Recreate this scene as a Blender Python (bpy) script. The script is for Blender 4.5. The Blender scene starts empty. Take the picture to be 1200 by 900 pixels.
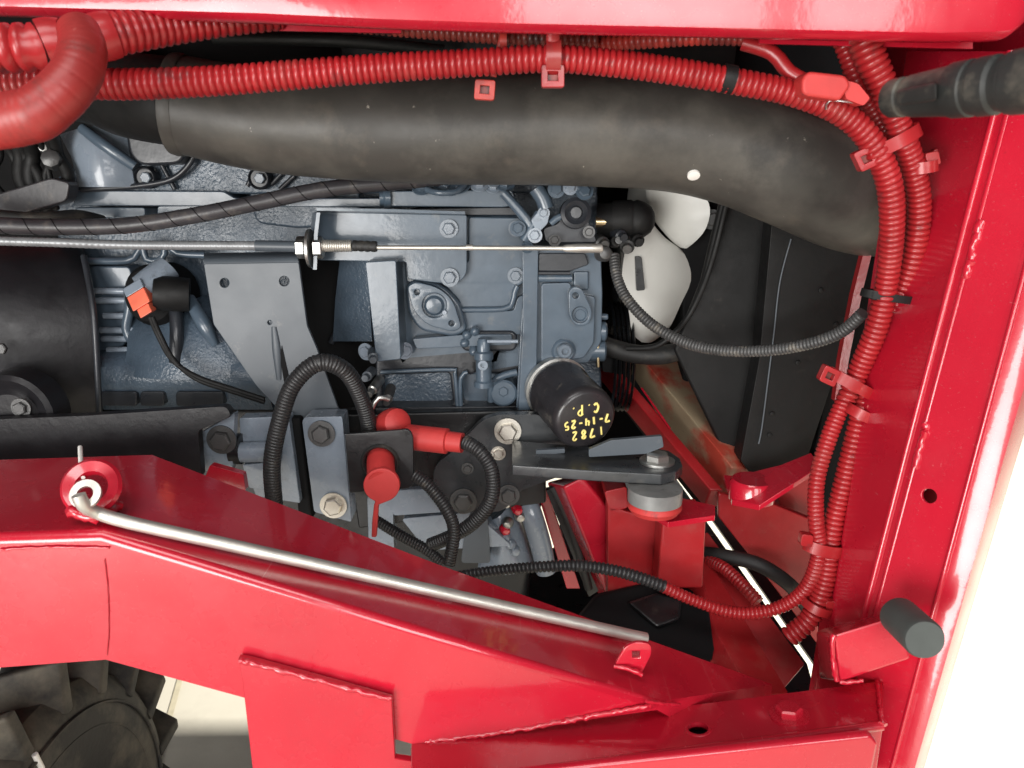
import bpy, bmesh, math, random
from mathutils import Vector as V, Matrix
random.seed(7)
sc = bpy.context.scene
COL = sc.collection
R = math.radians

# ------------------------------------------------------------------ camera, background, lamps, exposure
PITCH = R(15.0); CAMZ = 1.15; F = 900.0
cam_d = bpy.data.cameras.new('camera'); cam = bpy.data.objects.new('camera', cam_d); COL.objects.link(cam)
cam.location = (0, 0, CAMZ); cam.rotation_euler = (R(90) - PITCH, 0, 0)
cam_d.sensor_width = 36; cam_d.lens = 27.0; cam_d.clip_start = 0.02; cam_d.clip_end = 500
cam_d.dof.use_dof = True; cam_d.dof.focus_distance = 0.86; cam_d.dof.aperture_fstop = 11
sc.camera = cam

# the bay stands under a roof: daylight comes in through two door openings behind the camera,
# a small rear lamp stands in for the sun, and a fill lamp is added above
w = bpy.data.worlds.new('World'); sc.world = w; w.use_nodes = True
w.node_tree.nodes['Background'].inputs[0].default_value = (0.93, 0.97, 1.0, 1); w.node_tree.nodes['Background'].inputs[1].default_value = 0.10
def area(name, loc, target, sx, sy, power, col):
    d = bpy.data.lights.new(name, 'AREA'); d.shape = 'RECTANGLE'; d.size = sx; d.size_y = sy; d.energy = power; d.color = col
    o = bpy.data.objects.new(name, d); COL.objects.link(o); o.location = loc
    o.rotation_euler = (V(target) - V(loc)).to_track_quat('-Z', 'Z').to_euler(); return o
area('door_light_left', (-1.25, -1.7, 0.76), (-0.1, 0.9, 0.98), 1.5, 1.1, 80, (1.0, 0.98, 0.95))
area('door_light_right', (0.53, -2.3, 1.75), (0.53, 0.9, 1.35), 1.06, 1.5, 42, (1.0, 0.98, 0.96))
area('side_door_light', (1.42, -2.3, 1.75), (1.42, 0.9, 1.35), 0.42, 1.5, 16, (1.0, 0.98, 0.96))

area('rear_sun_lamp', (1.5, 2.1, 2.6), (1.3, 2.1, 0.0), 0.2, 0.2, 320, (1.0, 0.96, 0.87))  # small lamp standing in for sunlight on the floor behind the machine
area('front_fill_light', (-0.4, -0.9, 3.1), (-0.1, 0.6, 0.9), 1.6, 1.0, 30, (1.0, 0.99, 0.97))  # fill lamp added to brighten the beam top, no such opening known
vs = sc.view_settings
vs.view_transform = 'Standard'; vs.look = 'None'; vs.gamma = 1; vs.exposure = 0.02
sc.cycles.max_bounces = 6

# ------------------------------------------------------------------ helpers
CP, SP = math.cos(PITCH), math.sin(PITCH)
def ray(px, py):
    u = (px - 600) / F; v = (450 - py) / F
    return V((u, CP + v * SP, -SP + v * CP))
def P(px, py, Y):                        # point of the vertical plane at distance Y in front of the lens
    d = ray(px, py); return V((0, 0, CAMZ)) + d * (Y / d.y)
def S(py, Y):                            # metres per picture unit there
    return Y / ray(600, py).y / F
def PZ(px, py, z):                       # point at height z
    d = ray(px, py); return V((0, 0, CAMZ)) + d * ((z - CAMZ) / d.z)
def hit(px, py, p0, n):
    d = ray(px, py); o = V((0, 0, CAMZ)); return o + d * ((p0 - o).dot(n) / d.dot(n))
def PP(pts, Y=None):
    return [P(p[0], p[1], p[2] if len(p) > 2 else Y) for p in pts]

MATS = {}
def mat(name, col, rough=0.4, metal=0.0, coat=0.0, bump=0.0, bscale=300, var=0.0, vscale=12, dirt=None, spec=0.5, bdetail=3, rvar=0.0, scratch=None):
    m = bpy.data.materials.new(name); m.use_nodes = True; MATS[name] = m
    t = m.node_tree; b = t.nodes['Principled BSDF']
    b.inputs['Base Color'].default_value = (*col, 1); b.inputs['Roughness'].default_value = rough
    b.inputs['Metallic'].default_value = metal; b.inputs['Coat Weight'].default_value = coat
    b.inputs['Coat Roughness'].default_value = 0.08; b.inputs['Specular IOR Level'].default_value = spec
    tc = t.nodes.new('ShaderNodeTexCoord'); src = None
    def noise(scale, detail=4, rough_=0.55):
        n = t.nodes.new('ShaderNodeTexNoise'); n.inputs['Scale'].default_value = scale; n.inputs['Detail'].default_value = detail
        n.inputs['Roughness'].default_value = rough_
        t.links.new(tc.outputs['Object'], n.inputs['Vector']); return n
    if var:
        n = noise(vscale); r = t.nodes.new('ShaderNodeValToRGB')
        r.color_ramp.elements[0].position = 0.3; r.color_ramp.elements[1].position = 0.7
        r.color_ramp.elements[0].color = (*[c * (1 - var) for c in col], 1); r.color_ramp.elements[1].color = (*[min(1, c * (1 + var)) for c in col], 1)
        t.links.new(n.outputs[0], r.inputs[0]); src = r.outputs[0]
    if dirt:                              # dirt = list of (colour, scale, threshold, softness, amount)
        for dc, ds, th, so, am in dirt:
            n = noise(ds, 6, 0.65); mr = t.nodes.new('ShaderNodeMapRange'); mr.inputs['From Min'].default_value = th; mr.inputs['From Max'].default_value = th + so
            mr.inputs['To Max'].default_value = am
            t.links.new(n.outputs[0], mr.inputs['Value'])
            mx = t.nodes.new('ShaderNodeMixRGB'); mx.inputs[1].default_value = (*col, 1); mx.inputs[2].default_value = (*dc, 1)
            if src: t.links.new(src, mx.inputs[1])
            t.links.new(mr.outputs[0], mx.inputs[0]); src = mx.outputs[0]
    if scratch:                           # fine hairline scuffs in two directions
        for rot in ((0.3, 0.9, 0.2), (1.2, 0.1, 2.1)):
            mp = t.nodes.new('ShaderNodeMapping'); mp.inputs['Rotation'].default_value = rot; mp.inputs['Scale'].default_value = (700, 9, 700)
            t.links.new(tc.outputs['Object'], mp.inputs['Vector'])
            n = t.nodes.new('ShaderNodeTexNoise'); n.inputs['Scale'].default_value = 1; n.inputs['Detail'].default_value = 1
            t.links.new(mp.outputs[0], n.inputs['Vector'])
            mr = t.nodes.new('ShaderNodeMapRange'); mr.inputs['From Min'].default_value = 0.72; mr.inputs['From Max'].default_value = 0.80; mr.inputs['To Max'].default_value = 0.30
            t.links.new(n.outputs[0], mr.inputs['Value'])
            mx = t.nodes.new('ShaderNodeMixRGB'); mx.inputs[1].default_value = (*col, 1); mx.inputs[2].default_value = (*scratch, 1)
            if src: t.links.new(src, mx.inputs[1])
            t.links.new(mr.outputs[0], mx.inputs[0]); src = mx.outputs[0]
    if src: t.links.new(src, b.inputs['Base Color'])
    if rvar:
        n = noise(vscale * 2.3, 5); mr = t.nodes.new('ShaderNodeMapRange'); mr.inputs['From Min'].default_value = 0.3; mr.inputs['From Max'].default_value = 0.7
        mr.inputs['To Min'].default_value = max(0.03, rough - rvar); mr.inputs['To Max'].default_value = min(1, rough + rvar)
        t.links.new(n.outputs[0], mr.inputs['Value']); t.links.new(mr.outputs[0], b.inputs['Roughness'])
    if bump:
        n = noise(bscale, bdetail); bp = t.nodes.new('ShaderNodeBump'); bp.inputs['Strength'].default_value = bump; bp.inputs['Distance'].default_value = 0.002
        t.links.new(n.outputs[0], bp.inputs['Height']); t.links.new(bp.outputs[0], b.inputs['Normal'])
        t.links.new(bp.outputs[0], b.inputs['Coat Normal'])
    return m

DUST = (0.30, 0.26, 0.20)
mat('red', (0.47, 0.009, 0.026), 0.27, coat=0.8, bump=0.06, bscale=70, var=0.10, vscale=7, rvar=0.09, dirt=[((0.40, 0.16, 0.13), 18, 0.60, 0.25, 0.12), ((0.55, 0.36, 0.32), 650, 0.70, 0.05, 0.35), ((0.16, 0.01, 0.012), 90, 0.70, 0.06, 0.4)], scratch=(0.62, 0.22, 0.22))
mat('red_dusty_shaded', (0.33, 0.012, 0.015), 0.42, coat=0.2, bump=0.08, bscale=150, var=0.18, vscale=14, rvar=0.1, dirt=[(DUST, 22, 0.56, 0.22, 0.15), (DUST, 400, 0.64, 0.08, 0.5)])  # same red paint darkened for shade inside the frame, with real dust over it
mat('red_over', (0.42, 0.05, 0.03), 0.55, bump=0.15, bscale=350, var=0.2, vscale=14, dirt=[((0.36, 0.31, 0.20), 13, 0.36, 0.16, 0.9), ((0.03, 0.03, 0.03), 300, 0.62, 0.1, 0.5)])
mat('conduit_red', (0.32, 0.014, 0.017), 0.33, coat=0.1, var=0.15, vscale=25, dirt=[((0.04, 0.03, 0.03), 45, 0.60, 0.10, 0.55), ((0.25, 0.14, 0.11), 14, 0.55, 0.2, 0.3), ((0.65, 0.2, 0.16), 120, 0.62, 0.1, 0.25)])
mat('conduit_maroon', (0.20, 0.028, 0.02), 0.4, var=0.35, vscale=40, dirt=[((0.02, 0.015, 0.014), 35, 0.52, 0.1, 0.8)])
mat('conduit_mixed', (0.40, 0.035, 0.025), 0.4, var=0.3, vscale=30, dirt=[((0.02, 0.018, 0.018), 18, 0.5, 0.12, 0.6)])
mat('conduit_black', (0.02, 0.02, 0.021), 0.42, var=0.2, vscale=30, dirt=[(DUST, 60, 0.60, 0.15, 0.35)])
mat('conduit_grey', (0.055, 0.055, 0.055), 0.42, var=0.25, vscale=40, dirt=[(DUST, 80, 0.55, 0.15, 0.4)])
mat('boot_red', (0.50, 0.036, 0.034), 0.55, bump=0.06, bscale=200, var=0.12, vscale=30, dirt=[((0.07, 0.04, 0.04), 45, 0.60, 0.12, 0.6)])
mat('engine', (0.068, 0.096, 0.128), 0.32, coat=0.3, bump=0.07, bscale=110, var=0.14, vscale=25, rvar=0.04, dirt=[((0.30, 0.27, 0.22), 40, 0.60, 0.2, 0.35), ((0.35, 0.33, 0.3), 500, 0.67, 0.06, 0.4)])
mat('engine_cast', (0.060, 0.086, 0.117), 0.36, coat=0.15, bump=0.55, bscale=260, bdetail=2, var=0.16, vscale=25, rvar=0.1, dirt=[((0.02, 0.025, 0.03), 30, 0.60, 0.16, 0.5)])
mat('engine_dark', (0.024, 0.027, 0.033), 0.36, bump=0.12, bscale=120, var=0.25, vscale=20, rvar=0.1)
mat('bracket_grey', (0.068, 0.082, 0.097), 0.42, coat=0.0, bump=0.05, bscale=90, var=0.06, vscale=9, rvar=0.03, dirt=[((0.33, 0.31, 0.28), 45, 0.62, 0.15, 0.3)])
mat('bracket_light', (0.21, 0.25, 0.30), 0.26, coat=0.4, bump=0.08, bscale=110, var=0.12, vscale=20, rvar=0.1, dirt=[((0.06, 0.06, 0.06), 40, 0.58, 0.12, 0.5)])
mat('bolt_paint', (0.125, 0.155, 0.19), 0.32, coat=0.3, bump=0.1, bscale=300, var=0.2, vscale=60)
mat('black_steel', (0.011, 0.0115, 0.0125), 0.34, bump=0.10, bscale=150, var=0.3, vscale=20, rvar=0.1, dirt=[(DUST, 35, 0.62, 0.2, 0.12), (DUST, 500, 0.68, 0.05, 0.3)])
mat('arm_steel', (0.032, 0.035, 0.038), 0.32, coat=0.2, bump=0.08, bscale=150, var=0.2, vscale=20, rvar=0.1, dirt=[(DUST, 35, 0.6, 0.2, 0.2), (DUST, 500, 0.68, 0.05, 0.3)])
mat('black_plastic', (0.008, 0.008, 0.008), 0.58, spec=0.3, bump=0.08, bscale=200, var=0.2, vscale=20, rvar=0.12, dirt=[(DUST, 25, 0.62, 0.25, 0.12), (DUST, 600, 0.68, 0.05, 0.4)])
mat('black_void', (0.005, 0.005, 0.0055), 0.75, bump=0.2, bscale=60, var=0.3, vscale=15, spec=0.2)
mat('housing_black', (0.013, 0.0125, 0.0145), 0.40, bump=0.12, bscale=140, var=0.3, vscale=20, rvar=0.1, spec=0.35, dirt=[(DUST, 500, 0.69, 0.05, 0.25)])
mat('elbow_red', (0.27, 0.022, 0.020), 0.42, bump=0.05, bscale=150, var=0.2, vscale=25, dirt=[((0.05, 0.03, 0.025), 40, 0.56, 0.15, 0.5), ((0.5, 0.2, 0.17), 200, 0.66, 0.08, 0.3)])
mat('sheath', (0.24, 0.25, 0.26), 0.38, metal=0.3, var=0.15, vscale=60)
mat('mount_grey', (0.20, 0.205, 0.20), 0.45, metal=0.2, bump=0.1, bscale=200, var=0.2, vscale=40, dirt=[((0.06, 0.05, 0.05), 60, 0.58, 0.12, 0.5)])
mat('hose_rubber', (0.050, 0.047, 0.042), 0.46, bump=0.10, bscale=120, var=0.25, vscale=8, rvar=0.08, spec=0.4,
    dirt=[((0.12, 0.112, 0.096), 9, 0.46, 0.25, 0.7), ((0.15, 0.125, 0.095), 17, 0.58, 0.14, 0.30), ((0.022, 0.021, 0.020), 11, 0.58, 0.12, 0.6), ((0.42, 0.39, 0.33), 85, 0.685, 0.05, 0.7)])
mat('rubber', (0.013, 0.013, 0.013), 0.6, bump=0.12, bscale=200, var=0.25, vscale=25, dirt=[(DUST, 20, 0.52, 0.25, 0.3)])
mat('sleeve', (0.040, 0.038, 0.042), 0.36, bump=0.1, bscale=150, var=0.3, vscale=25, dirt=[(DUST, 50, 0.55, 0.2, 0.25)])
mat('tyre', (0.016, 0.015, 0.014), 0.7, bump=0.25, bscale=150, var=0.25, vscale=12, dirt=[((0.22, 0.19, 0.14), 11, 0.47, 0.25, 0.4)])
mat('zinc', (0.50, 0.50, 0.48), 0.42, metal=1.0, bump=0.08, bscale=300, var=0.15, vscale=60, rvar=0.12)
mat('rod_zinc', (0.62, 0.60, 0.55), 0.42, metal=0.75, bump=0.05, bscale=200, var=0.14, vscale=25, rvar=0.12)
mat('brass', (0.62, 0.50, 0.30), 0.30, metal=0.9, var=0.15, vscale=60)
mat('bolt_zinc', (0.55, 0.52, 0.46), 0.36, metal=0.9, bump=0.1, bscale=400, var=0.25, vscale=90, rvar=0.1)
mat('bolt_dark', (0.10, 0.10, 0.10), 0.42, metal=0.6, bump=0.15, bscale=300, var=0.3, vscale=80)
mat('fan_white', (0.56, 0.555, 0.52), 0.38, bump=0.04, bscale=80, var=0.06, vscale=12, dirt=[((0.35, 0.32, 0.27), 14, 0.60, 0.2, 0.35)])
mat('filter_black', (0.022, 0.020, 0.022), 0.34, coat=0.2, bump=0.10, bscale=140, var=0.25, vscale=30, rvar=0.1, dirt=[(DUST, 40, 0.60, 0.15, 0.25)])
mat('yellow_ink', (0.85, 0.70, 0.22), 0.5, var=0.15, vscale=200)
mat('coral', (0.80, 0.16, 0.09), 0.45, var=0.12, vscale=60)
mat('bumper_rubber', (0.060, 0.068, 0.064), 0.62, bump=0.1, bscale=200, var=0.15, vscale=30)
mat('connector_grey', (0.020, 0.021, 0.020), 0.55, bump=0.12, bscale=120, var=0.2, vscale=30, dirt=[(DUST, 30, 0.52, 0.2, 0.3)])
mat('white_paint', (0.80, 0.78, 0.74), 0.5, var=0.05, vscale=50)
mat('concrete', (0.50, 0.47, 0.40), 0.85, bump=0.25, bscale=60, var=0.10, vscale=1.5, dirt=[((0.30, 0.28, 0.24), 6, 0.52, 0.2, 0.3)])
mat('concrete_joint', (0.42, 0.38, 0.28), 0.9, var=0.2, vscale=20)
mat('gold', (0.55, 0.42, 0.2), 0.45, metal=0.6)

def link(o, parent=None):
    COL.objects.link(o)
    if parent is not None:
        o.parent = parent; o.matrix_parent_inverse = Matrix.Translation(parent.location).inverted()
    return o
def thing(name, label, cat, base, group=None):
    o = bpy.data.objects.new(name, None); o.empty_display_size = 0.02; o.location = base; COL.objects.link(o)
    o['label'] = label; o['category'] = cat
    if group: o['group'] = group
    return o
def tag(o, label, cat, group=None):
    o['label'] = label; o['category'] = cat
    if group: o['group'] = group
    return o
def struct(o): o['kind'] = 'structure'; return o
def finish(bm, name, m, parent=None, ang=38, wn=False):
    bmesh.ops.recalc_face_normals(bm, faces=bm.faces)
    me = bpy.data.meshes.new(name); bm.to_mesh(me); bm.free()
    for p in me.polygons: p.use_smooth = True
    me.set_sharp_from_angle(angle=R(ang))
    me.materials.append(MATS[m] if isinstance(m, str) else m)
    o = bpy.data.objects.new(name, me)
    if wn:
        md = o.modifiers.new('weighted_normals', 'WEIGHTED_NORMAL'); md.keep_sharp = True; md.weight = 80
    return link(o, parent)
def rnd(pts, r, n=4):                    # round the corners of a picture-plane outline
    out = []; k = len(pts)
    for i, p in enumerate(pts):
        a = V(pts[i - 1][:2]); b = V(p[:2]); c = V(pts[(i + 1) % k][:2])
        rr = p[2] if len(p) > 2 else r
        d1 = (a - b); d2 = (c - b); q = min(rr, d1.length * 0.48, d2.length * 0.48)
        p1 = b + d1.normalized() * q; p2 = b + d2.normalized() * q
        for j in range(n + 1):
            t = j / n; out.append(tuple((1 - t) ** 2 * p1 + 2 * t * (1 - t) * b + t * t * p2))
    return out
def circ(cx, cy, r, n=20, ry=None):
    ry = ry or r
    return [(cx + r * math.cos(2 * math.pi * i / n), cy + ry * math.sin(2 * math.pi * i / n)) for i in range(n)]
def prism(name, pts, vec, m, parent=None, bev=0.0, seg=2, all_edges=False, ang=38):
    bm = bmesh.new(); vec = V(vec)
    vs_ = [bm.verts.new(p) for p in pts]; f = bm.faces.new(vs_)
    r = bmesh.ops.extrude_face_region(bm, geom=[f])
    nv = [e for e in r['geom'] if isinstance(e, bmesh.types.BMVert)]
    bmesh.ops.translate(bm, vec=vec, verts=nv)
    bm.normal_update(); bmesh.ops.recalc_face_normals(bm, faces=bm.faces)
    if bev:
        ns = set(nv)
        es = [e for e in bm.edges if (all_edges or not (e.verts[0] in ns and e.verts[1] in ns)) and len(e.link_faces) == 2 and e.calc_face_angle(0) > R(28)]
        bmesh.ops.bevel(bm, geom=es, offset=bev, segments=seg, profile=0.5, affect='EDGES', clamp_overlap=True)
    return finish(bm, name, m, parent, ang if not bev else 50, wn=bool(bev))
def blk(name, px, Y, depth, m, parent=None, bev=0.003, seg=2, ang=38):   # outline in a vertical plane, solid behind it
    return prism(name, PP(px, Y), (0, depth, 0), m, parent, bev, seg, ang=ang)
def rect(x0, y0, x1, y1): return [(x0, y0), (x1, y0), (x1, y1), (x0, y1)]
def plate_f(name, O, ux, uy, outer, holes, th, m, parent=None, bev=0.0008):   # flat plate with holes; outlines in (ux, uy) metres; front faces -(ux x uy)... thickness along n
    n = ux.cross(uy).normalized()
    cu = bpy.data.curves.new(name, 'CURVE'); cu.dimensions = '2D'; cu.fill_mode = 'BOTH'
    cu.extrude = th / 2 - bev; cu.bevel_depth = bev; cu.bevel_resolution = 1; cu.offset = -bev
    for loop in [outer] + list(holes):
        s = cu.splines.new('POLY'); s.points.add(len(loop) - 1); s.use_cyclic_u = True
        for i, p in enumerate(loop): s.points[i].co = (p[0], p[1], 0, 1)
    tmp = bpy.data.objects.new('tmp', cu)
    me = tmp.to_mesh().copy(); tmp.to_mesh_clear(); bpy.data.objects.remove(tmp)
    bm = bmesh.new(); bm.from_mesh(me); bpy.data.meshes.remove(me); bpy.data.curves.remove(cu)
    for v in bm.verts: v.co = O + ux * v.co.x + uy * v.co.y + n * v.co.z
    bmesh.ops.remove_doubles(bm, verts=bm.verts, dist=1e-6)
    return finish(bm, name, m, parent, 50, wn=True)
def plate(name, px, Y, th, m, parent=None, holes=(), bev=0.0008):        # picture-plane outline with holes, front face at Y
    O = V((0, Y + th / 2, 0)); ux = V((1, 0, 0)); uz = V((0, 0, 1))
    def c(l): return [(q.x, q.z) for q in PP(l, Y)]
    return plate_f(name, O, ux, uz, c(px), [c(h) for h in holes], th, m, parent, bev)
def plate3(name, pts, holes, th, m, parent=None, bev=0.0008):            # plate through 3D points; holes = (centre, radius)
    O = pts[0].copy(); ux = (pts[1] - pts[0]).normalized(); n = ux.cross(pts[-1] - pts[0]).normalized(); uy = n.cross(ux)
    def c(p): d = p - O; return (d.dot(ux), d.dot(uy))
    hs = []
    for hc, hr in holes:
        a, b = c(hc); hs.append([(a + hr * math.cos(i * math.pi / 10), b + hr * math.sin(i * math.pi / 10)) for i in range(20)])
    return plate_f(name, O, ux, uy, [c(p) for p in pts], hs, th, m, parent, bev)
def smooth_path(pts, step):
    n = len(pts); out = []
    for i in range(n - 1):
        p0 = pts[max(i - 1, 0)]; p1 = pts[i]; p2 = pts[i + 1]; p3 = pts[min(i + 2, n - 1)]
        k = max(2, int((V(p2[:3]) - V(p1[:3])).length / step))
        for j in range(k):
            t = j / k
            out.append(tuple(0.5 * ((2 * b) + (-a + c) * t + (2 * a - 5 * b + 4 * c - d) * t * t + (-a + 3 * b - 3 * c + d) * t ** 3) for a, b, c, d in zip(p0, p1, p2, p3)))
    out.append(tuple(pts[-1])); return out
def tube(name, pts, r, m, parent=None, corr=None, n=12, step=0.006, cap=True, flat=1.0, ang=60, smooth=True):
    """pts: 3D points; r: radius or one per point; corr = (pitch, depth) for corrugations"""
    rs = r if isinstance(r, (list, tuple)) else [r] * len(pts)
    path = [(*p, q) for p, q in zip(pts, rs)]
    path = smooth_path(path, step) if smooth and len(path) > 2 else ([tuple(a) for a in path] if not corr else [tuple(x + (y - x) * j / 40 for x, y in zip(path[0], path[-1])) for j in range(41)])
    if corr:                              # resample evenly by length, four rings for each corrugation
        L = [0]
        for a, b in zip(path, path[1:]): L.append(L[-1] + (V(b[:3]) - V(a[:3])).length)
        pitch, amp = corr; st = pitch / 4; k = int(L[-1] / st); new = []; j = 0
        for i in range(k + 1):
            s = i * st
            while j < len(L) - 2 and L[j + 1] < s: j += 1
            t = (s - L[j]) / max(1e-9, L[j + 1] - L[j]); q = [a + (b - a) * t for a, b in zip(path[j], path[j + 1])]
            q[3] -= amp * (0.12, 0.0, 0.12, 1.0)[i % 4]
            new.append(tuple(q))
        path = new
    bm = bmesh.new(); prev = None; ref = None; K = len(path); rings = []
    for i in range(K):
        p = V(path[i][:3]); a = V(path[max(i - 1, 0)][:3]); b = V(path[min(i + 1, K - 1)][:3]); t = (b - a).normalized()
        if ref is None: ref = V((0, 0, 1)) if abs(t.z) < 0.9 else V((1, 0, 0)); ref = (ref - t * ref.dot(t)).normalized()
        else: ref = (ref - t * ref.dot(t)).normalized()
        bi = t.cross(ref); rad = path[i][3]
        rings.append([bm.verts.new(p + ref * (rad * math.cos(2 * math.pi * k / n)) + bi * (rad * flat * math.sin(2 * math.pi * k / n))) for k in range(n)])
    for A, B in zip(rings, rings[1:]):
        for k in range(n): bm.faces.new((A[k], A[(k + 1) % n], B[(k + 1) % n], B[k]))
    if cap: bm.faces.new(rings[0]); bm.faces.new(rings[-1])
    return finish(bm, name, m, parent, ang)
def lathe(name, base, axis, prof, m, parent=None, n=32, ang=38):          # prof: (distance along the axis, radius)
    ax = V(axis).normalized(); ref = V((0, 0, 1)) if abs(ax.z) < 0.9 else V((1, 0, 0)); ref = (ref - ax * ref.dot(ax)).normalized(); bi = ax.cross(ref)
    bm = bmesh.new(); rings = []
    for t, r in prof:
        c = V(base) + ax * t
        rings.append([bm.verts.new(c)] if r < 1e-6 else [bm.verts.new(c + ref * (r * math.cos(2 * math.pi * k / n)) + bi * (r * math.sin(2 * math.pi * k / n))) for k in range(n)])
    for A, B in zip(rings, rings[1:]):
        for k in range(n):
            a = (A[k % len(A)], A[(k + 1) % len(A)], B[(k + 1) % len(B)], B[k % len(B)])
            u = list(dict.fromkeys(a))
            if len(u) > 2: bm.faces.new(u)
    if len(rings[0]) > 1 and len(rings[-1]) > 1:      # open at both ends: close it as a ring
        for k in range(n): bm.faces.new((rings[-1][k], rings[-1][(k + 1) % n], rings[0][(k + 1) % n], rings[0][k]))
    elif len(rings[0]) > 1: bm.faces.new(rings[0])
    elif len(rings[-1]) > 1: bm.faces.new(rings[-1])
    return finish(bm, name, m, parent, ang)
BOLT = {}
def bolt_mesh(kind, m):
    key = (kind, m)
    if key in BOLT: return BOLT[key]
    bm = bmesh.new()
    def cyl(r0, r1, z0, z1, n, rot=0.0):
        A = [bm.verts.new((r0 * math.cos(2 * math.pi * i / n + rot), r0 * math.sin(2 * math.pi * i / n + rot), z0)) for i in range(n)]
        B = [bm.verts.new((r1 * math.cos(2 * math.pi * i / n + rot), r1 * math.sin(2 * math.pi * i / n + rot), z1)) for i in range(n)]
        for i in range(n): bm.faces.new((A[i], A[(i + 1) % n], B[(i + 1) % n], B[i]))
        return A, B
    if 'w' in kind:
        A, B = cyl(1.45, 1.45, -0.05, 0.16, 24); bm.faces.new(B)
    if 'h' in kind:
        A, B = cyl(1.0, 1.0, 0.1, 0.62, 6); C, D = cyl(1.0, 0.84, 0.62, 0.75, 6)
        if 's' in kind:                   # socket in the head
            E1, F1 = cyl(0.45, 0.45, 0.75, 0.4, 6)
            for i in range(6): bm.faces.new((D[i], D[(i + 1) % 6], E1[(i + 1) % 6], E1[i]))
            bm.faces.new(F1)
        else: bm.faces.new(D)
    if 'c' in kind:                       # round socket head
        A, B = cyl(1.0, 1.0, 0.0, 0.75, 20); C, D = cyl(1.0, 0.85, 0.75, 0.9, 20); E1, F1 = cyl(0.5, 0.5, 0.9, 0.4, 20)
        for i in range(20): bm.faces.new((D[i], D[(i + 1) % 20], E1[(i + 1) % 20], E1[i]))
        bm.faces.new(F1)
    bmesh.ops.remove_doubles(bm, verts=bm.verts, dist=1e-5); bmesh.ops.recalc_face_normals(bm, faces=bm.faces)
    me = bpy.data.meshes.new('bolt'); bm.to_mesh(me); bm.free()
    for p in me.polygons: p.use_smooth = True
    me.set_sharp_from_angle(angle=R(30)); me.materials.append(MATS[m]); BOLT[key] = me; return me
def bolt(parent, px, py, Y, rpx, m='bolt_zinc', kind='wh', axis=(0, -1, 0), spin=None, at=None, name='bolt'):
    o = bpy.data.objects.new(name, bolt_mesh(kind, m)); p = at if at is not None else P(px, py, Y); s = rpx * S(py, Y)
    q = V(axis).to_track_quat('Z', 'Y').to_matrix().to_4x4() @ Matrix.Rotation(random.random() * 6 if spin is None else spin, 4, 'Z') @ Matrix.Scale(s, 4)
    link(o, parent)
    o.matrix_basis = Matrix.Translation(p) @ q
    return o
def weld(parent, pts, r, m='red', name='weld_bead'):
    path = smooth_path([tuple(p) for p in pts], 0.0028) if len(pts) > 2 else [tuple(V(pts[0]).lerp(V(pts[1]), i / 20)) for i in range(21)]
    rr = [r * (0.7 + 0.5 * random.random() * (0.5 + 0.5 * (i % 2))) for i, _ in enumerate(path)]
    path = [tuple(c + (random.random() - 0.5) * r * 0.5 for c in p) for p in path]
    return tube(name, path, rr, m, parent, n=8, smooth=False)
def sheet(name, L, Rr, n, th, m, parent=None, bulge=0.0, bdir=(0, -1, 0), vec=(0, 1, 0), ang=50):
    """a curved sheet between two rails of 3D points"""
    bm = bmesh.new(); th = V(vec) * th; bd = V(bdir); fr, bk = [], []
    for a, b in zip(L, Rr):
        row = [a.lerp(b, j / n) + bd * (bulge * math.sin(math.pi * j / n)) for j in range(n + 1)]
        fr.append([bm.verts.new(p) for p in row]); bk.append([bm.verts.new(p + th) for p in row])
    k = len(L)
    for i in range(k - 1):
        for j in range(n):
            bm.faces.new((fr[i][j], fr[i][j + 1], fr[i + 1][j + 1], fr[i + 1][j])); bm.faces.new((bk[i][j], bk[i + 1][j], bk[i + 1][j + 1], bk[i][j + 1]))
    for i in range(k - 1):
        bm.faces.new((fr[i][0], fr[i + 1][0], bk[i + 1][0], bk[i][0])); bm.faces.new((fr[i][n], bk[i][n], bk[i + 1][n], fr[i + 1][n]))
    for j in range(n):
        bm.faces.new((fr[0][j], bk[0][j], bk[0][j + 1], fr[0][j + 1])); bm.faces.new((fr[-1][j], fr[-1][j + 1], bk[-1][j + 1], bk[-1][j]))
    return finish(bm, name, m, parent, ang)
def hexa(name, A, B, m, parent=None, bev=0.0, seg=2):                     # solid between two outlines with the same number of corners
    bm = bmesh.new(); a = [bm.verts.new(p) for p in A]; b = [bm.verts.new(p) for p in B]; k = len(A)
    bm.faces.new(a); bm.faces.new(b)
    for i in range(k): bm.faces.new((a[i], a[(i + 1) % k], b[(i + 1) % k], b[i]))
    bmesh.ops.recalc_face_normals(bm, faces=bm.faces)
    if bev: bmesh.ops.bevel(bm, geom=[e for e in bm.edges if e.calc_face_angle(0) > R(25)], offset=bev, segments=seg, profile=0.5, affect='EDGES', clamp_overlap=True)
    return finish(bm, name, m, parent, 50 if bev else 38, wn=bool(bev))
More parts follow.
